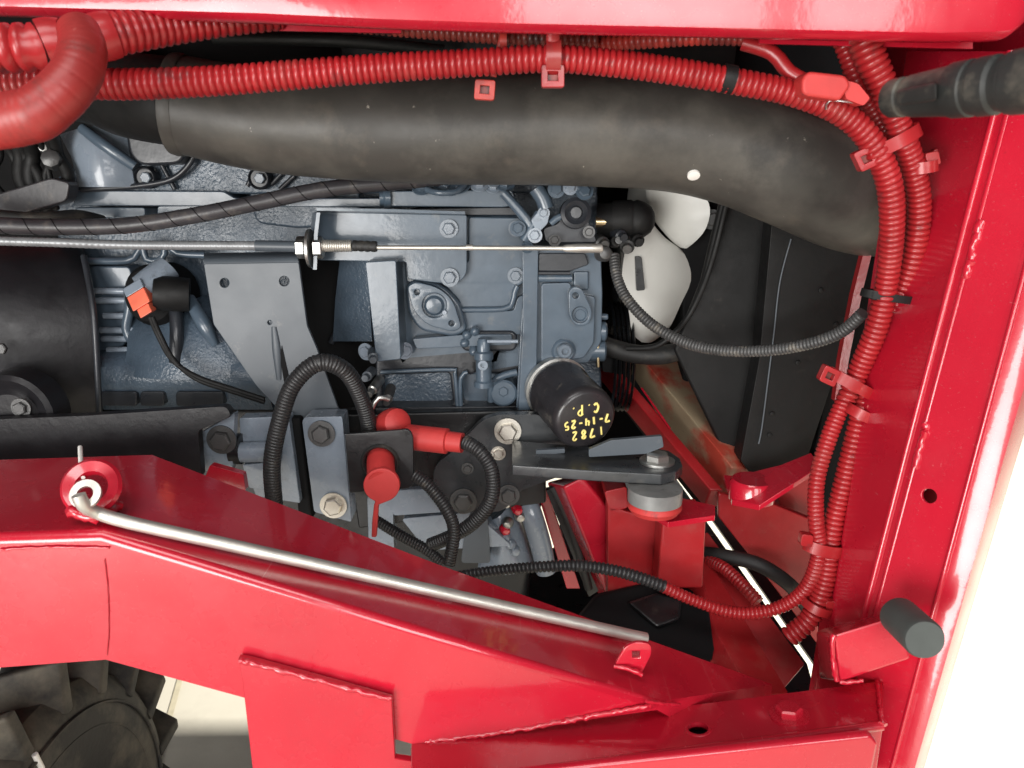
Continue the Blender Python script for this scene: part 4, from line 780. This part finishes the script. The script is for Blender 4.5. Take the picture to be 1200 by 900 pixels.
# ------------------------------------------------------------------ front wheel at the lower left
wh = thing('front_wheel', 'muddy black front tyre with tall lugs under the red beam', 'wheel', V((-0.545, 0.855, 0)))
wax = V((1.0, -0.03, 0.02)).normalized(); WC = V((-0.648, 0.80, 0.274)); WR = 0.245; WH = 0.085
prof = [(-WH, WR * 0.62), (-WH * 1.08, WR * 0.78), (-WH, WR * 0.93), (-WH * 0.8, WR), (0, WR * 1.02), (WH * 0.8, WR), (WH, WR * 0.93), (WH * 1.08, WR * 0.80), (WH * 1.04, WR * 0.62), (WH * 0.95, WR * 0.50), (WH * 0.7, WR * 0.42)]
lathe('tyre', WC, wax, prof, 'tyre', wh, n=64)
lathe('rim', WC, wax, [(WH * 0.72, WR * 0.44), (WH * 0.62, WR * 0.42), (WH * 0.3, WR * 0.4), (WH * 0.2, WR * 0.25), (WH * 0.4, WR * 0.2), (WH * 0.4, 0)], 'red', wh, n=40)
wr = V((0, 0, 1)); wr = (wr - wax * wr.dot(wax)).normalized(); wb = wax.cross(wr)
def wpt(th_, r, t): return WC + wax * t + (wr * math.cos(th_) + wb * math.sin(th_)) * r
for i in range(18):
    for s in (-1, 1):
        th0 = (i + (0.5 if s > 0 else 0)) / 18 * 2 * math.pi; da = 0.042; sk = 0.20
        A = [wpt(th0 - da, WR * 0.90, s * WH * 1.05), wpt(th0 + da, WR * 0.90, s * WH * 1.05), wpt(th0 + sk + da, WR * 1.0, s * 0.002), wpt(th0 + sk - da, WR * 1.0, s * 0.002)]
        B = [wpt(th0 - da * .65, WR * 1.19, s * WH * 1.0), wpt(th0 + da * .65, WR * 1.19, s * WH * 1.0), wpt(th0 + sk + da * .65, WR * 1.20, s * 0.002), wpt(th0 + sk - da * .65, WR * 1.20, s * 0.002)]
        hexa('lug', A, B, 'tyre', wh, bev=0.004)
for t_, r_ in ((1.085, 0.86), (1.07, 0.74)):
    path = [wpt(k / 60 * 2 * math.pi, WR * r_, WH * t_ * 0.985) for k in range(61)]
    tube('sidewall_ring', path, 0.0022, 'tyre', wh, n=6, smooth=False)
for k, (a0, r0, r1) in enumerate(((0.30, 0.80, 0.90), (0.16, 0.80, 0.90))):
    tube('sidewall_mark', [wpt(a0, WR * r0, WH * 1.085), wpt(a0, WR * r1, WH * 1.06)], 0.0035, 'white_paint', wh, n=8)

# ------------------------------------------------------------------ red corrugated conduits
GRP = 'corrugated conduits of the wiring harness'
def cond(pts, r, m_, label, pitch=0.0052, amp=0.0022, n=16, name='conduit'):
    pts = [(x + random.uniform(-1.3, 1.3), y + random.uniform(-1.3, 1.3), z) for x, y, z in pts]
    r = [q * random.uniform(0.97, 1.03) for q in (r if isinstance(r, list) else [r] * len(pts))]
    o = tube(name, PP(pts), r, m_, None, corr=(pitch, amp), n=n, ang=70)
    return tag(o, label, 'conduit', GRP)
cond([(-180, 106, 0.59), (60, 99, 0.61), (150, 98, 0.615), (250, 95, 0.62), (350, 88, 0.63), (450, 80, 0.64), (550, 73, 0.645), (640, 69, 0.645), (720, 74, 0.65), (800, 84, 0.65), (870, 96, 0.65), (930, 110, 0.65), (985, 132, 0.65), (1020, 165, 0.65), (1040, 210, 0.655), (1046, 260, 0.665), (1041, 320, 0.68), (1028, 380, 0.69), (1008, 430, 0.70), (990, 470, 0.70)],
     [0.0115] * 4 + [0.0110] * 4 + [0.0105] * 6 + [0.0105, 0.0105, 0.0102, 0.0100, 0.0098, 0.0092], 'conduit_red', 'long bright red conduit running along the top then bending down the right')
cond([(1002, 20, 0.66), (1018, 65, 0.655), (1034, 100, 0.655), (1052, 148, 0.66), (1068, 190, 0.67), (1077, 240, 0.68), (1070, 300, 0.69), (1053, 355, 0.70), (1036, 405, 0.705), (1019, 455, 0.705), (1008, 490, 0.70), (990, 560, 0.695), (975, 620, 0.69), (966, 680, 0.685), (950, 722, 0.68), (922, 748, 0.68)],
     [0.0125, 0.0125, 0.0115, 0.0102, 0.0100, 0.0100, 0.0098, 0.0098, 0.0095, 0.0092, 0.0092, 0.0095, 0.0095, 0.0098, 0.0105, 0.0105], 'conduit_red', 'red conduit nearest the post, open ended at the bottom right')
cond([(978, 30, 0.68), (992, 65, 0.675), (1004, 95, 0.675), (1022, 130, 0.68), (1045, 170, 0.69), (1062, 220, 0.70), (1063, 280, 0.71), (1045, 350, 0.725)], 0.0075, 'conduit_red', 'thinner red conduit dropping from the hood left of the widest one', 0.0046, 0.0014)
cond([(992, 462, 0.71), (972, 510, 0.70), (957, 560, 0.69), (956, 610, 0.685), (960, 650, 0.685), (944, 690, 0.69), (908, 713, 0.70), (862, 717, 0.705), (815, 704, 0.715), (775, 686, 0.72)],
     [0.0078, 0.0082, 0.0080, 0.0078, 0.0076, 0.0074, 0.0070, 0.0068, 0.0066, 0.0066], 'conduit_red', 'red conduit looping left under the engine mount', 0.0044, 0.0014)
cond([(778, 687, 0.7195), (730, 670, 0.725), (680, 663, 0.73), (630, 665, 0.735), (575, 670, 0.74), (520, 678, 0.75)], [0.0066, 0.0066, 0.0064, 0.0062, 0.006, 0.006], 'conduit_black', 'black conduit coming from under the beam to the red loop', 0.0044, 0.0014)
cond([(828, 655, 0.83), (850, 668, 0.80), (875, 690, 0.77), (888, 705, 0.755)], 0.0075, 'conduit_red', 'short red conduit stub behind the loop at lower right', 0.0046, 0.0014)
cond([(420, 30, 0.675), (500, 37, 0.68), (580, 43, 0.68), (640, 47, 0.68), (700, 49, 0.68)], 0.0068, 'conduit_maroon', 'dark blotchy conduit tucked under the middle of the hood lip', 0.0048, 0.0016)
cond([(600, 40, 0.70), (690, 50, 0.69), (760, 49, 0.68), (820, 44, 0.675), (880, 44, 0.67)], 0.0062, 'conduit_mixed', 'thin brownish red conduit under the hood lip right of the tie', 0.0048, 0.0016)
cond([(105, 44, 0.585), (150, 38, 0.60), (200, 33, 0.62), (260, 27, 0.64), (330, 20, 0.66)], [0.0155, 0.0148, 0.0125, 0.0105, 0.010], 'conduit_red', 'tapering red conduit under the hood right of the smooth elbow', 0.0058, 0.0020)
cond([(-180, 62, 0.55), (10, 57, 0.56), (45, 54, 0.565)], [0.0165, 0.016, 0.0155], 'conduit_red', 'short fat red conduit in the upper left corner', 0.0085, 0.0028)
cond([(720, 300, 0.915), (722, 325, 0.90), (735, 352, 0.885), (765, 380, 0.865), (805, 402, 0.84), (850, 411, 0.81), (900, 411, 0.78), (950, 402, 0.75), (985, 388, 0.73), (1012, 368, 0.71)], [0.0065] * 6 + [0.0060] * 4, 'conduit_grey', 'thin grey-black conduit drooping from the solenoid to the red bundle', 0.0038, 0.0012)
cond([(322, 590, 0.80), (318, 540, 0.79), (328, 490, 0.785), (345, 450, 0.785), (372, 426, 0.79), (402, 432, 0.80), (422, 462, 0.82), (432, 500, 0.84), (432, 540, 0.85)], 0.0095, 'conduit_black', 'black conduit arching over the grey support bracket', 0.0036, 0.0010)
cond([(544, 518, 0.815), (562, 528, 0.805), (577, 552, 0.80), (576, 585, 0.80), (555, 612, 0.805), (530, 628, 0.81), (505, 640, 0.82)], 0.0085, 'conduit_black', 'black conduit curling down from the large red boot', 0.0034, 0.0011)
cond([(486, 556, 0.80), (505, 572, 0.795), (522, 596, 0.79), (532, 622, 0.79), (527, 660, 0.79)], 0.0072, 'conduit_black', 'black conduit from behind the key switch plate down the beam', 0.0034, 0.0011)
cond([(440, 610, 0.83), (470, 628, 0.82), (500, 645, 0.815), (520, 660, 0.81)], 0.0065, 'conduit_black', 'short black conduit nearly hidden by the red beam', 0.0034, 0.0011)
elbow = tag(tube('smooth_elbow', PP([(92, 36, 0.54), (97, 58, 0.528), (88, 90, 0.515), (58, 122, 0.505), (15, 140, 0.50), (-160, 158, 0.50)]), [0.0130, 0.0142, 0.0150, 0.0158, 0.0165, 0.0170], 'elbow_red', None, n=28, corr=(0.0042, 0.00015)), 'smooth fat red elbow hose in front of the conduits at upper left', 'hose')
tag(tube('red_cable', PP([(870, 50, 0.67), (905, 62, 0.665), (925, 85, 0.66), (950, 98, 0.655)]), 0.006, 'conduit_red', n=12), 'smooth red cable dropping from the hood to the taped joint', 'cable')
tag(tube('black_hose', PP([(820, 648, 0.84), (850, 652, 0.82), (890, 662, 0.80), (925, 685, 0.79), (945, 710, 0.79)]), 0.0085, 'rubber', n=14), 'black hose behind the red bundle above the lower tube', 'hose')

# tape wraps
tag(tube('black_tape', PP([(846, 91, 0.65), (853, 92.5, 0.65), (860, 94, 0.65)]), 0.0110, 'black_plastic', n=20), 'black tape band on the long red conduit left of the plug', 'tape')
for i, (pts, r, lb) in enumerate((([(50, 52, 0.562), (62, 50, 0.565), (74, 50, 0.567)], 0.0158, 'red tape wrapped round the fat conduit left of the elbow'), ([(112, 45, 0.588), (124, 42, 0.592), (134, 40, 0.595)], 0.0160, 'red tape wrapped round the tapering conduit right of the elbow'))):
    tag(tube('tape_wrap', PP(pts), [r, r * 1.03, r * 0.98], 'conduit_red', n=24), lb, 'tape')

# ------------------------------------------------------------------ zip ties
TG = 'cable ties on the wiring harness'
def tie(px, py, Y, deg, a, b, wd, label, m_='conduit_red', head=None, tail=None, hs=14, base=None, hole=True):
    s = S(py, Y); c = P(px, py, Y); t = V((math.cos(R(deg)), 0, -math.sin(R(deg)))); sd_ = V((t.z, 0, -t.x)); d = V((0, -1, 0))
    o = thing('cable_tie', label, 'cable tie', c - V((0, 0, b * s)), TG)
    bm = bmesh.new(); N = 28; rg_ = []
    for k in range(N):
        th_ = 2 * math.pi * k / N; e = sd_ * math.cos(th_) * a * s + d * math.sin(th_) * b * s; u = e.normalized() * 0.0012
        rg_.append([bm.verts.new(c + e + x) for x in (-t * wd * s / 2, t * wd * s / 2, t * wd * s / 2 + u, -t * wd * s / 2 + u)])
    for k in range(N):
        A, B = rg_[k], rg_[(k + 1) % N]
        for i in range(4): bm.faces.new((A[i], A[(i + 1) % 4], B[(i + 1) % 4], B[i]))
    finish(bm, 'band', m_, o)
    if head:
        hx, hy, hd = head; hY = Y - b * s * 0.75; q = R(hd)
        loop = [(hx + x * math.cos(q) - y * math.sin(q), hy + x * math.sin(q) + y * math.cos(q)) for x, y in rnd([(-hs, -hs), (hs, -hs), (hs, hs), (-hs, hs)], 3, 2)]
        hl = [[(hx + x * math.cos(q) - y * math.sin(q), hy + x * math.sin(q) + y * math.cos(q)) for x, y in ((-hs * .45, -hs * .4), (hs * .45, -hs * .4), (hs * .45, hs * .4), (-hs * .45, hs * .4))]]
        plate('head', loop, hY, 0.009, m_, o, holes=hl if hole else (), bev=0.0006)
        if hole: blk('latch', [(hx + x * math.cos(q) - y * math.sin(q), hy + x * math.sin(q) + y * math.cos(q)) for x, y in ((-hs * .5, -hs * .5), (hs * .5, -hs * .5), (hs * .5, hs * .5), (-hs * .5, hs * .5))], hY + 0.005, 0.003, 'conduit_maroon', o, bev=0)
    if tail:
        tube('tail', PP(tail, Y - b * s * 0.6), wd * s * 0.45, m_, o, n=8, flat=0.35, smooth=len(tail) > 2)
    if base:
        bx, by, bw, bh, bd, bY = base; q = R(bd)
        blk('anchor', [(bx + x * math.cos(q) - y * math.sin(q), by + x * math.sin(q) + y * math.cos(q)) for x, y in rnd([(-bw, -bh), (bw, -bh), (bw, bh), (-bw, bh)], 3, 2)], bY, 0.008, m_, o, bev=0.001)
    return o
tie(648, 68, 0.645, 0, 19, 20, 17, 'red cable tie with open square head hanging in the middle of the top conduit', head=(648, 89, 0), hs=13.5, tail=[(648, 34), (648, 75)])
tie(590, 48, 0.665, 0, 10, 11, 8, 'red cable tie beside the middle tie, its closed head below the conduit', m_='conduit_mixed', head=(568, 105, 4), hs=12, tail=[(578, 90), (584, 60), (590, 40)])
tie(1046, 166, 0.655, 62, 32, 19, 15, 'red cable tie round both bends below the grey connector', head=(1016, 186, -25), hs=12)
tie(1080, 196, 0.672, 80, 16, 17, 13, 'red cable tie anchored to the post near the top of the bundle', head=(1094, 186, -12), hs=8, base=(1112, 180, 17, 9, -14, 0.70), hole=False)
tie(1040, 347, 0.69, 99, 30, 17, 9, 'black cable tie pinching the two red conduits together', 'black_plastic', head=(1027, 347, 5), hs=5, hole=False)
tie(997, 449, 0.70, 118, 29, 17, 13, 'red cable tie with square head beside the radiator edge', head=(973, 441, 25), hs=10)
tie(1008, 484, 0.70, 115, 17, 17, 12, 'red cable tie anchored to the post below the black tie', head=(1024, 482, 0), hs=8, base=(1046, 482, 17, 8, 0, 0.70), hole=False)
tie(966, 640, 0.687, 100, 24, 15, 14, 'red cable tie round the narrow part of the bundle above the loop', head=(946, 634, 10), hs=7, hole=False)
tie(958, 709, 0.683, 108, 17, 17, 10, 'red cable tie anchored beside the grey bumper bracket', head=(975, 712, 0), hs=7, base=(988, 712, 12, 8, 0, 0.675), hole=False)

# ------------------------------------------------------------------ plugs and boots
rp = thing('taped_plug', 'bright red painted plug above the bend of the long conduit', 'connector', P(965, 115, 0.63))
blk('body', rnd([(940, 92, 6), (948, 83, 6), (992, 88), (998, 100), (985, 118, 4), (940, 112, 8)], 6, 4), 0.625, 0.02, 'boot_red', rp, bev=0.003, seg=3)
blk('latch', rnd([(985, 92), (1006, 98), (1020, 115), (1012, 124), (992, 116)], 3), 0.63, 0.015, 'boot_red', rp, bev=0.002)
tube('loose_wire', PP([(968, 128, 0.64), (972, 118, 0.635), (1000, 120, 0.635)]), 0.001, 'zinc', rp, n=6)
gc = thing('grey_connector', 'blurred dark grey cylindrical connector at the right edge under the hood', 'connector', P(1120, 135, 0.45))
cA, cB = P(1042, 116, 0.50), P(1225, 92, 0.42); cx = (cB - cA).normalized(); CL = (cB - cA).length
lathe('body', cA, cx, [(0, 0.0), (0, 0.0100), (0.002, 0.0112), (0.010, 0.0116), (0.011, 0.0106), (0.014, 0.0106), (0.015, 0.0120), (0.040, 0.0140), (0.042, 0.0152), (0.052, 0.0155), (0.053, 0.0145), (0.056, 0.0145), (0.057, 0.0157), (0.066, 0.0158), (0.068, 0.0140), (0.073, 0.0140), (0.075, 0.0165), (CL, 0.0170), (CL, 0)], 'connector_grey', gc, n=24)
hexa('lock_tab', PP([(1050, 106, 0.478), (1098, 96, 0.450), (1098, 118, 0.450), (1052, 124, 0.478)]), PP([(1050, 106, 0.49), (1098, 96, 0.465), (1098, 118, 0.465), (1052, 124, 0.49)]), 'connector_grey', gc, bev=0.002)
lathe('collar_edge', cA + cx * 0.072, cx, [(0, 0.0140), (0.001, 0.0160), (0.003, 0.0160), (0.004, 0.0140)], 'connector_grey', gc, n=28)

bt = thing('starter_boot', 'red rubber boot over the starter cable end', 'boot', P(515, 528, 0.82))
bA, bB = P(478, 512, 0.828), P(542, 519, 0.812); bx_ = (bB - bA).normalized(); BL = (bB - bA).length
lathe('sleeve', bA, bx_, [(-0.004, 0.010), (0, 0.0145), (BL * 0.72, 0.0145), (BL * 0.74, 0.0115), (BL, 0.0112), (BL, 0.007)], 'boot_red', bt, n=24)
lathe('cap', P(462, 496, 0.836), (0.5, -0.7, 0.3), [(-0.02, 0.016), (0.0, 0.018), (0.01, 0.016), (0.014, 0.010), (0.015, 0)], 'boot_red', bt, n=24)
sw = thing('terminal_plate', 'black plate with round hole holding the drooping red rubber cap', 'plate', P(445, 575, 0.80))
plate('plate', rnd([(404, 509, 2), (478, 503, 12), (484, 510, 6), (485, 572, 10), (410, 578, 2)], 5, 5), 0.800, 0.005, 'black_steel', sw, holes=[circ(446, 541, 20, 28)])
sheet('plate_side', PP([(404, 509, 0.801), (410, 578, 0.801)]), PP([(403, 509, 0.84), (409, 578, 0.84)]), 1, 0.003, 'bracket_grey', sw, vec=(1, 0, 0))
lathe('grommet', P(446, 541, 0.802), (0, -1, 0), [(0, 0.022), (0.004, 0.0215), (0.006, 0.0195), (0.004, 0.0175), (0, 0.017)], 'rubber', sw, n=32)
cp = thing('dust_cap', 'drooping red rubber cap with a long tail in the black plate', 'cap', P(447, 620, 0.78))
cA, cB = P(446, 538, 0.81), P(447, 566, 0.772); cx = (cB - cA).normalized(); CL = (cB - cA).length
lathe('neck', cA, cx, [(-0.01, 0.0155), (CL * 0.9, 0.0155), (CL, 0.0150), (CL, 0)], 'boot_red', cp, n=28)
cap_pts = rnd(circ(447, 571, 21.5, 14), 4, 2)
cap_pts = [(447 + 21.5 * math.sin(a), 569 - 20 * math.cos(a)) for a in [R(x) for x in range(-160, 161, 10)]] + [(443.5, 592), (442, 615), (441, 630), (435, 630), (436, 610), (438, 592)][::1]
blk('flap', cap_pts[::1], 0.768, 0.005, 'boot_red', cp, bev=0.0015)

# clutter in the upper left corner
cl = thing('wire_cluster', 'tangle of black wires in the gap at the left edge', 'wires', P(30, 235, 0.95))
for k in range(9):
    x = 2 + k * 9; tube('wire', PP([(x - 15, 150 + random.uniform(-8, 8), 0.90), (x + random.uniform(-10, 10), 180, 0.92), (x + random.uniform(-16, 16), 210, 0.92), (x + random.uniform(-20, 20), 245, 0.93)]), random.uniform(0.003, 0.009), 'black_plastic', cl, n=8)
lathe('terminal', P(60, 186, 0.91), (0.3, -1, 0.2), [(-0.01, 0.012), (0.004, 0.010), (0.006, 0.006), (0.006, 0)], 'bolt_dark', cl, n=8)
lathe('terminal', P(52, 172, 0.92), (0.6, -1, 0.2), [(-0.01, 0.008), (0.004, 0.007), (0.006, 0)], 'zinc', cl, n=8)
blk('cover', rnd([(-20, 232), (60, 208), (82, 214), (78, 236), (20, 252), (-20, 256)], 6), 0.90, 0.02, 'sleeve', cl, bev=0.005)

# ------------------------------------------------------------------ small pieces belong to the part they sit on
from mathutils.bvhtree import BVHTree
SMALL = {'bolt', 'nut', 'weld_bead', 'casting_rib', 'bead', 'cooling_rib', 'bolt_boss', 'casting_lump', 'stud', 'handwriting', 'fold_edge', 'hole_rim', 'hole_shade', 'rivet', 'gasket_line', 'rail_edge', 'sidewall_ring', 'sidewall_mark', 'seam_edge', 'lug'}
def stem(o): return o.name.split('.')[0]
for root in (eng, lf, ch, ofl, rad, wh):
    kids = [o for o in sc.objects if o.parent == root]
    big = [o for o in kids if stem(o) not in SMALL and o.type == 'MESH']
    trees = [(o, BVHTree.FromPolygons([v.co for v in o.data.vertices], [tuple(p.vertices) for p in o.data.polygons])) for o in big]
    for o in kids:
        if stem(o) not in SMALL: continue
        vs_ = [o.matrix_basis @ v.co for v in o.data.vertices]; c = sum(vs_, V()) / len(vs_); best = None
        for b, t in trees:
            loc, nrm, i_, d = t.find_nearest(c)
            if d is not None and (best is None or d < best[0]): best = (d, b)
        if best and best[0] < 0.035 or stem(o) in ('handwriting', 'lug', 'sidewall_ring', 'sidewall_mark'):
            o.parent = best[1]; o.matrix_parent_inverse = Matrix()

# ------------------------------------------------------------------ tidy: put each single mesh's origin at its base
for o in list(sc.objects):
    if o.type == 'MESH' and o.parent is None and not o.children and o.get('kind') != 'structure':
        bb = [V(c) for c in o.bound_box]; b = V((sum(c.x for c in bb) / 8, sum(c.y for c in bb) / 8, min(c.z for c in bb)))
        o.data.transform(Matrix.Translation(-b)); o.location = b
